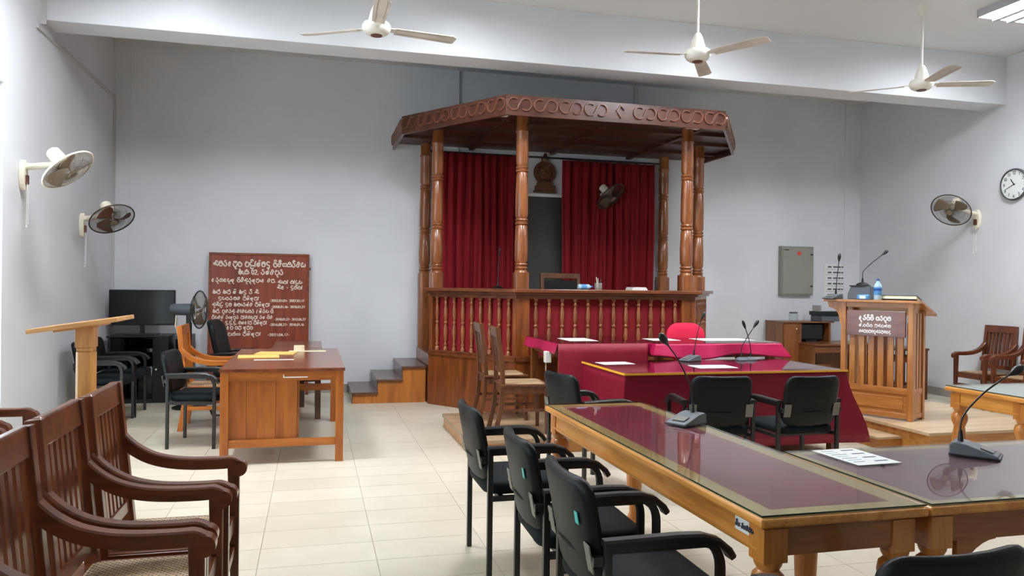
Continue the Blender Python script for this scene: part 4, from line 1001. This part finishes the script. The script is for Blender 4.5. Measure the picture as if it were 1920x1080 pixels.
k = MB(); k.tube([(-.15, -.03, 1.06), (-.16, -.03, .95), (-.13, -.02, .85), (-.10, -.01, .7), (-.02, .02, .6)], .006, 6); k.build('cord', 'cream', pf_)
# name board leaning on wall
nb_ = thing('name_board', 'large varnished wooden name board with raised pale lettering leaning on the wall', 'name board', (-.67, 10.30, 0))
nb_.rotation_euler = (R_(-3.2), 0, 0)
BW, BH = 1.235, 1.83
for i in range(3):
    x0 = -BW / 2 + .025 + (BW - .05) * i / 3; MB().b2((x0, 0, .02), (x0 + (BW - .05) / 3 - .001, .02, BH - .02)).build('board_panel', 'board', nb_)
MB().b2((-BW / 2, -.01, 0), (-BW / 2 + .028, .025, BH)).b2((BW / 2 - .028, -.01, 0), (BW / 2, .025, BH)).b2((-BW / 2, -.01, BH - .03), (BW / 2, .025, BH)).b2((-BW / 2, -.01, 0), (BW / 2, .025, .03)).build('frame', 'board_frame', nb_, bevel=.004)
MB().lathe([(0, .02), (.016, .018), (.018, 0)], (BW / 2, .0, BH - .19), 10, Matrix.Rotation(PI / 2, 4, 'Y')).build('hinge_knob', 'board_frame', nb_, smooth=40)
rows = [(['sa ba ra ga ma+u va', 'pa la+i AA ta+h ba da', 'va+i na+i sha ka ra+i na ya'], -.56, 1.655, .075, 1.13),
        (['a . ka', '0 2 .', 'ra ta+h na pa+u ra'], -.26, 1.555, .068, .56),
        (['ga ra+u ka ta2 ya+u ta+u', 'va+i na+i sa+u ra+u ta+u ma E ga', 'na ma .'], -.58, 1.455, .05, .78), (['sa E va AA', 'ka AA la ya'], .23, 1.44, .05, .30),
        (['sa+i ta2', '-', 'da ka+h va AA'], .22, 1.37, .048, .32),
        (['a ma+h', 'a ma+h', 'ta+i', 'a da', 'ra+i', 'sa+i'], -.565, 1.305, .048, .56),
        (['ja ya va ra dha na', 'ma+i ta+i ta+u ma AA'], -.50, 1.225, .044, .50), (['- 2 0 0 2 . 0 1 . 0 1 -', '2 0 0 7 . 0 1 . 1 7'], .13, 1.205, .034, .43),
        (['sa+u sa+i la+h', 'da ba', 'a ba E ra ta+h na', 'ma+i ta+i ta+u ma AA'], -.565, 1.145, .046, .70), (['- 2 0 0 8 . 0 1 . 1 6 -', '2 0 1 0 . 0 1 . 2 7'], .15, 1.125, .034, .42),
        (['a ma+h .', 'pa+u na ra sa+u', 'na AA na ya ka ra', '/', 'ta+i ra ya', 'ha+i'], -.56, 1.06, .046, .74),
        (['pa+i ya na ta+h', 'ra E ta+u pa+u ra', 'ma AA na ka ya+u ma AA', 'ra ta', 'ha+i na'], -.57, .985, .042, .74), (['- 2 0 1 0 . 0 1 . 2 7 -', '2 0 1 2 . 0 6 . 2 7'], .19, .965, .032, .39),
        (['ja . pa+i . pa+i .', 'da . da . da .', 'ka ta ga AA ma', 'ma+i ta+i ta+u ma AA'], -.57, .915, .044, .67), (['- 2 0 1 6 . 0 8 . 2 7 -', '2 0 1 8 . 0 1 . 1 6'], .13, .895, .034, .43),
        (['ta+i . ha+i .', 'ya+u', 'ga pa', 'ha ma', 'ta+u ma va'], -.57, .85, .048, .50),
        (['ra AA ja pa ka+h sha', 'ma+i ta+i ta+u ma AA'], -.50, .77, .044, .53), (['- 2 0 2 1 . 0 6 . 1 7 -'], .11, .765, .034, .27)]
ALT = {'sha': 'cha', 'ja': 'da', 'dha': 'ba'}
def norm(wd):
    return ' '.join((ALT.get(t_.partition('+')[0], t_.partition('+')[0]) + ('+' + t_.partition('+')[2] if '+' in t_ else '')) for t_ in wd.split())
for (ws, x, z, sz, wdt) in rows:
    ws = [norm(q) for q in ws]; tot = sum(sum(GW[t_.partition('+')[0]] for t_ in q.split()) for q in ws) + .5 * (len(ws) - 1); sc_ = wdt / tot; cx = x
    for q in ws:
        ww = sum(GW[t_.partition('+')[0]] for t_ in q.split()); k = MB(); letter_mesh(k, [q], cx, z, sz, ww * sc_, sz * .08 + .0012, -.004); k.build('lettering_word', 'letter', nb_); cx += (ww + .5) * sc_
# television and its cabinet
tv = thing('television', 'black flat television standing on the black cabinet in the corner', 'television', (-2.0, 10.12, .80))
MB().b2((-.37, -.02, .115), (.37, .02, .545)).build('casing', 'black_plastic', tv, bevel=.006)
MB().b2((-.355, -.0225, .135), (.355, -.02, .532)).build('screen', 'screen', tv)
MB().b2((-.025, -.01, .02), (.025, .02, .13)).build('stand_neck', 'black_plastic', tv)
MB().b2((-.18, -.11, 0), (.18, .11, .014)).build('stand_foot', 'black_plastic', tv, bevel=.004)
cb = thing('media_cabinet', 'black cabinet with glass door full of devices under the television', 'cabinet', (-2.0, 10.12, 0))
MB().b2((-.33, -.22, 0), (-.30, .25, .78)).b2((.30, -.22, 0), (.33, .25, .78)).b2((-.30, .23, .03), (.30, .25, .78)).b2((-.30, -.22, 0), (.30, .23, .05)).build('carcass', 'black_plastic', cb)
MB().b2((-.345, -.235, .78), (.345, .26, .80)).build('top', 'black_plastic', cb, bevel=.003)
for z in (.22, .40, .56): MB().b2((-.30, -.19, z), (.16, .23, z + .015)).build('shelf', 'black_plastic', cb)
MB().b2((.16, -.21, .05), (.18, .23, .78)).build('divider', 'black_plastic', cb)
MB().b2((.18, -.222, .05), (.30, -.20, .78)).build('door', 'black_plastic', cb)
MB().b2((-.295, -.222, .06), (.155, -.217, .77)).build('glass_door', 'smoke', cb)
MB().lathe([(.008, 0), (.011, .01), (0, .014)], (.20, -.222, .40), 8, Mface).build('knob', 'white', cb)
for (x, y, z, w_, h_, mt, lb) in ((.02, -.1, .415, .16, .06, 'cream', 'cream box on the middle shelf of the black cabinet'), (-.12, -.1, .415, .07, .05, 'steel', 'small silver device on the middle shelf of the black cabinet'), (.03, -.1, .065, .07, .08, 'cream', 'cream card standing at the bottom of the black cabinet'), (-.1, -.05, .235, .2, .05, 'grey_plastic', 'grey recorder box on the lower shelf of the black cabinet'), (-.04, -.05, .575, .26, .045, 'grey_plastic', 'flat grey player on the upper shelf of the black cabinet')):
    k = thing('device_box', lb, 'box', (-2.0 + x, 10.12 + y, z)); MB().b2((-w_ / 2, -.05, 0), (w_ / 2, .05, h_)).build('case', mt, k, bevel=.004); MB().b2((-w_ * .3, -.052, h_ * .3), (w_ * .3, -.05, h_ * .6)).build('face_strip', 'black_plastic', k)
sb = thing('subwoofer_box', 'grey speaker box on the floor between cabinet and name board', 'speaker', (-1.53, 10.2, 0))
MB().b2((-.10, -.15, 0), (.10, .15, .80)).build('case', 'grey_plastic', sb, bevel=.006)
MB().b2((-.085, -.155, .05), (.085, -.15, .75)).build('grille', 'black_fabric', sb)
# tall reading stand on the left
ls = thing('reading_stand', 'tall tan wooden reading stand with tilted board behind the armchairs', 'lectern', (-1.31, 5.08, 0), R_(0))
pth = [(.05, .05), (.05, .6), (.042, .62), (.047, .66), (.05, 1.08), (.042, 1.10), (.045, 1.12), (.045, 1.28)]
k = MB(); k.prism([(-.05, -.03), (-.03, -.05), (.03, -.05), (.05, -.03), (.05, .03), (.03, .05), (-.03, .05), (-.05, .03)], .04, 1.025); k.prism([(-.044, -.044), (.044, -.044), (.044, .044), (-.044, .044)], 1.025, 1.05); k.prism([(-.05, -.05), (.05, -.05), (.05, .05), (-.05, .05)], 1.05, 1.172); k.build('post', 'tan', ls, bevel=.004)
rt = Matrix.Rotation(R_(-8.5), 3, 'Y')
MB().box((-.02, 0, 1.19), (.47, .46, .026), rt).build('reading_board', 'tan_h', ls, bevel=.004)
MB().box((-.02, -.0, 1.171), (.24, .28, .014), rt).build('board_cleat', 'tan_h', ls)
for a in (0, 90): MB().b2((-.26, -.035, 0), (.26, .035, .05)).build('foot', 'tan_h', ls, bevel=.006).rotation_euler = (0, 0, R_(a))

# ================================================================== RIGHT SIDE
LA = math.atan2(.89, -.45)   # direction of lectern front, along the room side
lc = thing('lectern', 'open slatted wooden lectern with a purple-brown name sign on the right platform', 'lectern', (5.52, 6.09, HP), LA - PI)
# local: x runs from the far-left post (-.66) to the near-right post (0); y into the lectern (+), z up
LW, LD, LH = .70, .30, 1.13
def LB(lo, hi, name, mat, par=lc, bevel=.003): return MB().b2(lo, hi).build(name, mat, par, bevel=bevel)
sgn = 1
for x in (-LW, -.05):
    LB((x, 0, 0), (x + .05, .05, LH), 'post', 'lect'); LB((x, LD - .05, 0), (x + .05, LD, LH - .08), 'post', 'lect')
LB((-LW + .05, .008, .02), (-.05, .04, .07), 'bottom_rail', 'lect_h'); LB((-LW + .05, .008, .25), (-.05, .04, .31), 'middle_rail', 'lect_h')
LB((-LW + .05, .015, .07), (-.05, .03, .25), 'lower_panel', 'lect_h'); LB((-LW + .09, .008, .10), (-.09, .016, .22), 'raised_field', 'lect_h')
for i in range(6):
    x = -LW + .085 + i * (LW - .14) / 6; LB((x, .012, .31), (x + .055, .03, .80), 'slat', 'lect', bevel=.002)
LB((-LW + .05, .008, LH - .05), (-.05, .04, LH), 'top_rail', 'lect_h')
for y0_ in (0,):
    LB((-.035, .05, .02), (-.005, LD - .05, .07), 'side_rail', 'lect_h'); LB((-.035, .05, .25), (-.005, LD - .05, .31), 'side_rail', 'lect_h'); LB((-.028, .05, .07), (-.012, LD - .05, .25), 'side_panel', 'lect')
    for i in range(3): LB((-.03, .06 + i * .065, .31), (-.012, .105 + i * .065, LH - .10), 'side_slat', 'lect', bevel=.002)
    LB((-LW + .005, .05, .02), (-LW + .035, LD - .05, .31), 'side_panel', 'lect')
for i in range(5):
    x = -LW + .09 + i * (LW - .14) / 5; LB((x, LD - .03, .10), (x + .05, LD - .014, LH - .20), 'back_slat', 'lect', bevel=.002)
k = MB(); k.prism([(-.04, LH), (.05, LH), (LD + .12, LH - .13), (LD + .12, LH - .105), (.05, LH + .025), (-.04, LH + .025)], -LW - .17, .06, Matrix(((0, 0, 1, 0), (1, 0, 0, 0), (0, 1, 0, 0), (0, 0, 0, 1)))); k.build('sloped_top', 'lect_h', lc, bevel=.003)
br = [(-LW, LH), (-LW - .15, LH), (-LW - .14, LH - .03)] + [(-LW - .13 + .11 * math.sin(R_(a)), LH - .06 - .13 * (1 - math.cos(R_(a)))) for a in range(0, 91, 15)] + [(-LW, LH - .24)]
k = MB(); k.prism(br, -.045, -.01, Mx); k.build('curved_bracket', 'lect', lc)
sg = tag(MB().b2((-LW + .075, -.03, .80), (-.06, -.008, 1.05)).build('sign_board', 'sign', lc, bevel=.003), 'purple-brown glossy sign with white lettering')
for (ws, z, sz, wd, th) in ((['ga+u ra+h va+i ba+i', 'ha ra pa+u ba'], .955, .045, .31, .0055), (['ta+h . va ha+i va', 'ma sa va sa ba'], .89, .030, .31, .0032), (['ka sa ma va ma ba pa+u sa ra ma sa va da'], .832, .030, .31, .0032)):
    k = MB(); letter_mesh(k, [norm(q) for q in ws], -LW / 2 + .005, z, sz, wd, th, -.031, 'c'); o = k.build('sign_lettering', 'letter_w', lc); o.parent = sg
def on_lect(x, y, z): return lc.matrix_world @ Vector((x, y, z))
lc_m = Matrix.Translation(lc.location) @ rotz(lc.rotation_euler.z)
def LW_(x, y, z): p = lc_m @ Vector((x, y, z)); return (p.x, p.y, p.z)
# things on the lectern
p = LW_(-.79, .0, LH + .026); gooseneck('gooseneck microphone with white wedge base on the left wing of the lectern', p[0], p[1], p[2], 200, [(-.012, 0, .12), (-.03, 0, .24), (-.05, 0, .36)], 'wedge', .017)
p = LW_(-.52, .075, LH + .026)
bxl = thing('speaker_box', 'dark grey box on the lectern carrying a microphone', 'box', p, lc.rotation_euler.z)
k = MB(); k.prism([(-.13, 0), (.10, 0), (.10, .13), (-.10, .13), (-.13, .05)], -.05, .05, Mx); k.build('case', 'grey_plastic', bxl, bevel=.006)
MB().b2((-.11, -.058, .13), (.06, .058, .142)).build('lid', 'black_plastic', bxl, bevel=.003)
gooseneck('gooseneck microphone on the dark box on the lectern, neck bent right', p[0], p[1], p[2] + .142, 0, [(0, 0, .06), (.01, -.0, .12), (.11, -.01, .21), (.24, -.01, .30)], 'disc2', .017)
p = LW_(-.34, .01, LH + .025)
bt = thing('water_bottle', 'blue and white labelled water bottle on the lectern', 'bottle', p)
MB().lathe([(.034, 0), (.037, .01), (.037, .12), (.033, .15), (.016, .172), (.014, .19)], seg=18).build('body', 'water', bt, smooth=40)
MB().lathe([(.0375, .05), (.0378, .052), (.0378, .125), (.0375, .127)], seg=18).build('label_band', 'blue_label', bt, smooth=40)
MB().lathe([(.0382, .09), (.0385, .092), (.0385, .112), (.0382, .114)], seg=18).build('label_stripe', 'blue_dark', bt, smooth=40)
MB().lathe([(.016, .19), (.016, .205), (0, .206)], seg=14).build('cap', 'blue_dark', bt, smooth=40)
p = LW_(-.47, -.008, LH + .0255); tb = thing('tissue_pack', 'small light blue tissue pack on the lectern beside the bottle', 'tissue pack', p, lc.rotation_euler.z)
MB().b2((-.06, -.025, 0), (.06, .025, .05)).build('pack', 'blue_label', tb, bevel=.012); MB().b2((-.03, -.0262, .01), (.03, -.025, .04)).build('print', 'white', tb)
p = LW_(-.16, .09, LH + .0); bk = thing('book', 'flat dark closed book lying on the lectern top', 'book', (p[0], p[1], p[2] + .016), lc.rotation_euler.z)
bk.rotation_euler = (R_(-19.4), 0, lc.rotation_euler.z)
MB().b2((-.16, -.06, 0), (.17, .07, .006)).b2((-.16, -.06, .036), (.17, .07, .042)).b2((-.16, .064, .006), (.17, .07, .036)).build('cover', 'darkpanel', bk); MB().b2((-.155, -.055, .006), (.165, .064, .036)).build('pages', 'cream', bk)
stl = thing('wooden_stool', 'dark wooden stool with double rails, mostly hidden behind the lectern', 'stool', (7.72, 8.72, 0))
for x in (-.2, .2):
    for y in (-.2, .2): MB().b2((x - .022, y - .022, 0), (x + .022, y + .022, .655)).build('leg', 'dining', stl, bevel=.003)
for z0, z1 in ((.50, .57), (.15, .185)):
    for q in (-.2, .2):
        MB().b2((-.178, q - .012, z0), (.178, q + .012, z1)).build('rail', 'dining', stl); MB().b2((q - .012, -.178, z0), (q + .012, .178, z1)).build('rail', 'dining', stl)
MB().b2((-.235, -.235, .655), (.235, .235, .685)).build('seat', 'dining', stl, bevel=.005)
# brown computer desk on back wall
cdk = thing('computer_desk', 'brown wooden computer desk with open shelf below the grey panel box', 'desk', (7.25, 10.1, 0))
MB().b2((6.76, 10.02, 0), (7.08, YB - .03, .95)).build('side_cabinet', 'deskr', cdk, world=True)
MB().b2((6.75, 9.98, .95), (7.62, YB - .03, .97)).build('upper_shelf', 'deskr_h', cdk, world=True)
MB().b2((6.77, 10.0, .04), (7.07, 10.02, .93)).build('door', 'deskr', cdk, bevel=.003, world=True)
MB().lathe([(.008, 0), (.012, .01), (0, .014)], (6.98 - 7.25, 10.0 - 10.1, .86), 8, Mface).build('knob', 'white', cdk)
MB().b2((7.58, 10.05, 0), (7.61, YB - .03, .95)).build('side_panel', 'deskr', cdk, world=True)
MB().b2((7.08, 10.4, .62), (7.58, YB - .03, .95)).build('back_panel', 'black_plastic', cdk, world=True)
MB().b2((7.02, 9.62, .635), (8.05, 10.3, .66)).build('desk_top', 'deskr_h', cdk, bevel=.003, world=True)
MB().b2((7.03, 9.65, .53), (8.04, 9.67, .635)).build('drawer_front', 'deskr_h', cdk, world=True)
for x in (7.03, 8.0): MB().b2((x, 9.66, 0), (x + .03, 10.0, .635)).build('leg_panel', 'deskr', cdk, world=True)
MB().b2((7.06, 9.98, .05), (8.0, 10.0, .53)).build('modesty_panel', 'deskr', cdk, world=True)
MB().b2((7.06, 9.68, .34), (7.35, 9.97, .355)).build('inner_shelf', 'deskr_h', cdk, world=True)
mon = thing('crt_monitor', 'dark old monitor standing inside the brown computer desk', 'monitor', (7.33, 10.15, .66))
MB().b2((-.21, -.02, .03), (.21, .12, .27)).build('casing', 'black_plastic', mon, bevel=.012); MB().b2((-.19, -.024, .05), (.19, -.02, .25)).build('screen', 'screen', mon); MB().b2((-.1, -.03, 0), (.1, .1, .03)).build('foot', 'black_plastic', mon)
jr = thing('glass_jar', 'small glass jar with dark lid on the computer desk', 'jar', (7.05, 10.18, .97))
MB().lathe([(.0, .002), (.06, .002), (.068, .02), (.068, .09), (.055, .12), (.053, .12), (.064, .09), (.064, .02), (.057, .006), (0, .006)], seg=20).build('body', 'glass', jr, smooth=40); MB().lathe([(.058, .115), (.06, .118), (.06, .135), (0, .136)], seg=20).build('lid', 'grey_plastic', jr, smooth=40)
pr = thing('printer', 'black and grey printer on the computer desk behind the lectern', 'printer', (7.62, 10.14, .97))
MB().b2((-.2, -.14, .0), (.2, .14, .09)).build('body', 'grey_plastic', pr, bevel=.01); MB().b2((-.22, -.16, .09), (.24, .15, .15)).build('scanner_lid', 'black_plastic', pr, bevel=.006); MB().b2((-.2, -.08, .15), (-.17, .1, .24)).build('paper_guide', 'steel', pr)
# switchboard panel, notice sheet, clock
dbp = thing('switchboard_panel', 'grey metal switchboard box with red warning mark on the back wall', 'switchboard', (7.27, YB - .04, 1.36))
MB().b2((-.285, -.04, 0), (.285, .04, .755)).build('box', 'dbpanel', dbp, bevel=.004); MB().b2((-.265, -.052, .02), (.265, -.04, .735)).build('door', 'dbpanel', dbp, bevel=.004)
MB().lathe([(0, .004), (.03, .004), (.03, 0)], (.02, -.052, .645), 16, Mface).build('warning_mark', 'red_mark', dbp)
for z in (.13, .62): MB().b2((.225, -.06, z), (.262, -.052, z + .02)).build('latch', 'black_plastic', dbp)
MB().b2((-.24, -.056, .69), (-.16, -.052, .705)).build('name_plate', 'black_plastic', dbp)
nt_ = thing('notice_sheet', 'white notice sheet with rows of dark print taped to the back wall', 'notice', (8.0, YB - .004, 1.30))
MB().b2((-.19, -.002, 0), (.17, .002, .56)).build('sheet', 'paper', nt_)
for i in range(6):
    z = .50 - i * .088
    for x, ww in ((-.13, .07), (-.03, .08), (.06, .05), (.12, .035)): MB().b2((x, -.0032, z), (x + ww, -.002, z + .022)).build('print_mark', 'ink', nt_)
    MB().b2((-.17, -.0028, z - .025), (.15, -.002, z - .022)).build('print_rule', 'ink', nt_)
ck = thing('wall_clock', 'round white wall clock with dark rim on the right wall', 'clock', (XR, 7.68, 2.79))
Mc = Matrix(((0, 0, -1, 0), (-1, 0, 0, 0), (0, 1, 0, 0), (0, 0, 0, 1)))   # local x -> -y (right as seen), y -> up, z -> into room
CR = .20
MB().lathe([(CR * .9, 0), (CR, .005), (CR, .03), (CR * .95, .04), (CR * .9, .035)], (0, 0, 0), 36, Mc, caps=False).build('rim', 'clock_rim', ck, smooth=40)
MB().lathe([(0, .02), (CR * .92, .02), (CR * .92, .0)], (0, 0, 0), 32, Mc).build('face', 'clock_face', ck)
def cl(k, a, r0, r1, w_, z=.0215):  # a: clock angle in degrees from 12 going clockwise
    d = Vector((math.sin(R_(a)), math.cos(R_(a)), 0)); p, q = Mc @ (d * r0 + Vector((0, 0, z))), Mc @ (d * r1 + Vector((0, 0, z)))
    k.bar(p, q, .002, w_, up=(Mc.to_3x3() @ Vector((d.y, -d.x, 0))))
for h in range(12):
    a = 30 * (h + 1); k = MB(); d = (math.sin(R_(a)) * CR * .72, math.cos(R_(a)) * CR * .72); n_ = str(h + 1)
    st, wt = text_strokes([' '.join({'3': '2', '4': '7', '5': '6', '9': '8'}.get(c_, c_) if False else c_ for c_ in n_)], .042) if all(c_ in GLY for c_ in n_) else (None, 0)
    if st is None:
        DG = {'3': [arc(.3, .66, .22, 150, -80, 8) + arc(.3, .23, .24, 80, -150, 8)], '4': [[(.42, 0), (.42, .9), (.05, .3), (.58, .3)]], '5': [[(.52, .88), (.14, .88), (.12, .5)] + arc(.3, .28, .25, 110, -150, 8)], '9': [arc(.3, .64, .24, 0, 360, 12), [(.52, .6), (.44, .3), (.2, 0)]]}
        st = [[(p_[0] * .042, p_[1] * .042) for p_ in s_] for s_ in DG[n_]]; wt = .026
    for s_ in st: k.sweep([Mc @ Vector((d[0] - wt / 2 + p_[0], d[1] - .018 + p_[1], .0215)) for p_ in s_], [(-.003, -.001), (.003, -.001), (.003, .001), (-.003, .001)], up=(-1, 0, 0))
    k.build('numeral', 'ink', ck)
k = MB(); cl(k, 325, -.01, .085, .012); k.build('hour_hand', 'black_plastic', ck)
k = MB(); cl(k, 246, -.02, .125, .008, .024); k.build('minute_hand', 'black_plastic', ck)
MB().lathe([(.008, .02), (.008, .027), (0, .028)], (0, 0, 0), 10, Mc).build('pin', 'black_plastic', ck)

# ================================================================== SMALL THINGS ON AND ABOUT THE BENCH
jc = thing('judge_chair', 'wooden framed high-backed chair behind the judge bench, only its top showing', 'chair', (3.14, 9.25, .60), R_(-90))
MB().bar((-.28, -.25, .45), (-.36, -.25, 1.02), .045, .04, up=(1, 0, 0)).build('back_post', 'dining', jc); MB().bar((-.28, .25, .45), (-.36, .25, 1.02), .045, .04, up=(1, 0, 0)).build('back_post', 'dining', jc)
MB().bar((-.352, -.25, .985), (-.352, .25, .985), .03, .07, up=(-.1, 0, 1)).build('top_rail', 'dining', jc, bevel=.005); MB().bar((-.32, -.23, .70), (-.32, .23, .70), .02, .46, up=(-.14, 0, 1)).build('back_panel', 'black_vinyl', jc)
MB().b2((-.28, -.27, .40), (.26, .27, .47)).build('seat', 'black_vinyl', jc, bevel=.01)
for x in (-.26, .24):
    for y in (-.25, .25): MB().bar((x, y, 0), (x, y, .42), .045, .045, up=(1, 0, 0)).build('leg', 'dining', jc)
for i, (x, a) in enumerate(((3.06, 0), (3.13, 25))):
    bt2 = thing('small_water_bottle', 'blue labelled water bottle lying on the bench counter' if i == 0 else 'second blue labelled bottle beside the pen jar on the bench', 'bottle', (x, 8.47 + i * .12, 1.415 + .032), R_(a))
    My = Matrix.Rotation(PI / 2, 4, 'Y')
    MB().lathe([(.026, -.07), (.031, -.06), (.031, .05), (.014, .075), (.012, .09)], (0, 0, 0), 14, My).build('body', 'water', bt2, smooth=40); MB().lathe([(.0315, -.035), (.032, -.033), (.032, .03), (.0315, .032)], (0, 0, 0), 14, My).build('label_band', 'blue_label' if i == 0 else 'white', bt2, smooth=40); MB().lathe([(.015, .088), (.015, .105), (0, .106)], (0, 0, 0), 12, My).build('cap', 'blue_dark', bt2, smooth=40)
pj_ = thing('pen_jar', 'glass jar holding pens on the bench counter', 'jar', (3.255, 8.5, 1.415))
MB().lathe([(0, .002), (.04, .002), (.046, .02), (.046, .08), (.042, .08), (.042, .01), (0, .006)], seg=18).build('jar', 'steel', pj_, smooth=40)
for i, (dx, dy, mt) in enumerate(((-.02, 0, 'cream'), (.0, .015, 'white'), (.02, -.01, 'grey_plastic'), (.01, .02, 'ink'))): MB().tube([(dx * .5, dy, .012), (dx * 1.4, dy * 1.3, .15 - i * .012)], .004, 6).build('pen', mt, pj_)
ps = thing('paper_stack', 'white stack of papers on the right of the bench counter', 'papers', (3.74, 8.5, 1.415))
for i in range(4): MB().b2((-.10 + i * .004, -.1, i * .009), (.10 - i * .006, .1, i * .009 + .0085)).build('sheaf', 'paper', ps)
# socket and cable on the red table leg
sk = thing('power_socket', 'white extension socket fixed to the leg of the red table beside the bench', 'socket', (2.235, 7.2, .70))
MB().b2((-.03, -.04, 0), (.03, .04, .11)).build('case', 'white', sk, bevel=.006); MB().b2((-.034, -.02, .03), (-.03, .02, .08)).build('outlet_face', 'cream', sk)
k = MB(); k.tube([(0, .04, .05), (.02, .12, .06), (.04, .18, -.05), (.03, .16, -.25), (.02, .1, -.45), (.06, .0, -.555)], .006, 6); k.build('cable', 'cream', sk, smooth=60)
for i, (pts, lb) in enumerate((([(3.25, 5.95, .006), (3.5, 5.8, .006), (3.8, 5.92, .006), (4.1, 5.7, .006), (4.2, 5.95, .006)], 'white cable lying on the floor under the front red table'), ([(3.6, 6.1, .006), (3.75, 5.75, .006), (4.0, 5.62, .006), (4.3, 5.8, .006)], 'dark cable lying on the floor under the front red table'))):
    k = MB(); P = [Vector(p) for p in pts]; sm = []
    for j in range(len(P) - 1):
        a0, b0, c0, d0 = P[max(j - 1, 0)], P[j], P[j + 1], P[min(j + 2, len(P) - 1)]
        for q in range(6):
            u = q / 6; sm.append(.5 * ((2 * b0) + (c0 - a0) * u + (2 * a0 - 5 * b0 + 4 * c0 - d0) * u * u + (3 * b0 - a0 - 3 * c0 + d0) * u ** 3))
    tag(k.tube(sm, .006, 6).build('floor_cable', 'white' if i == 0 else 'ink', smooth=60), lb, 'cable')
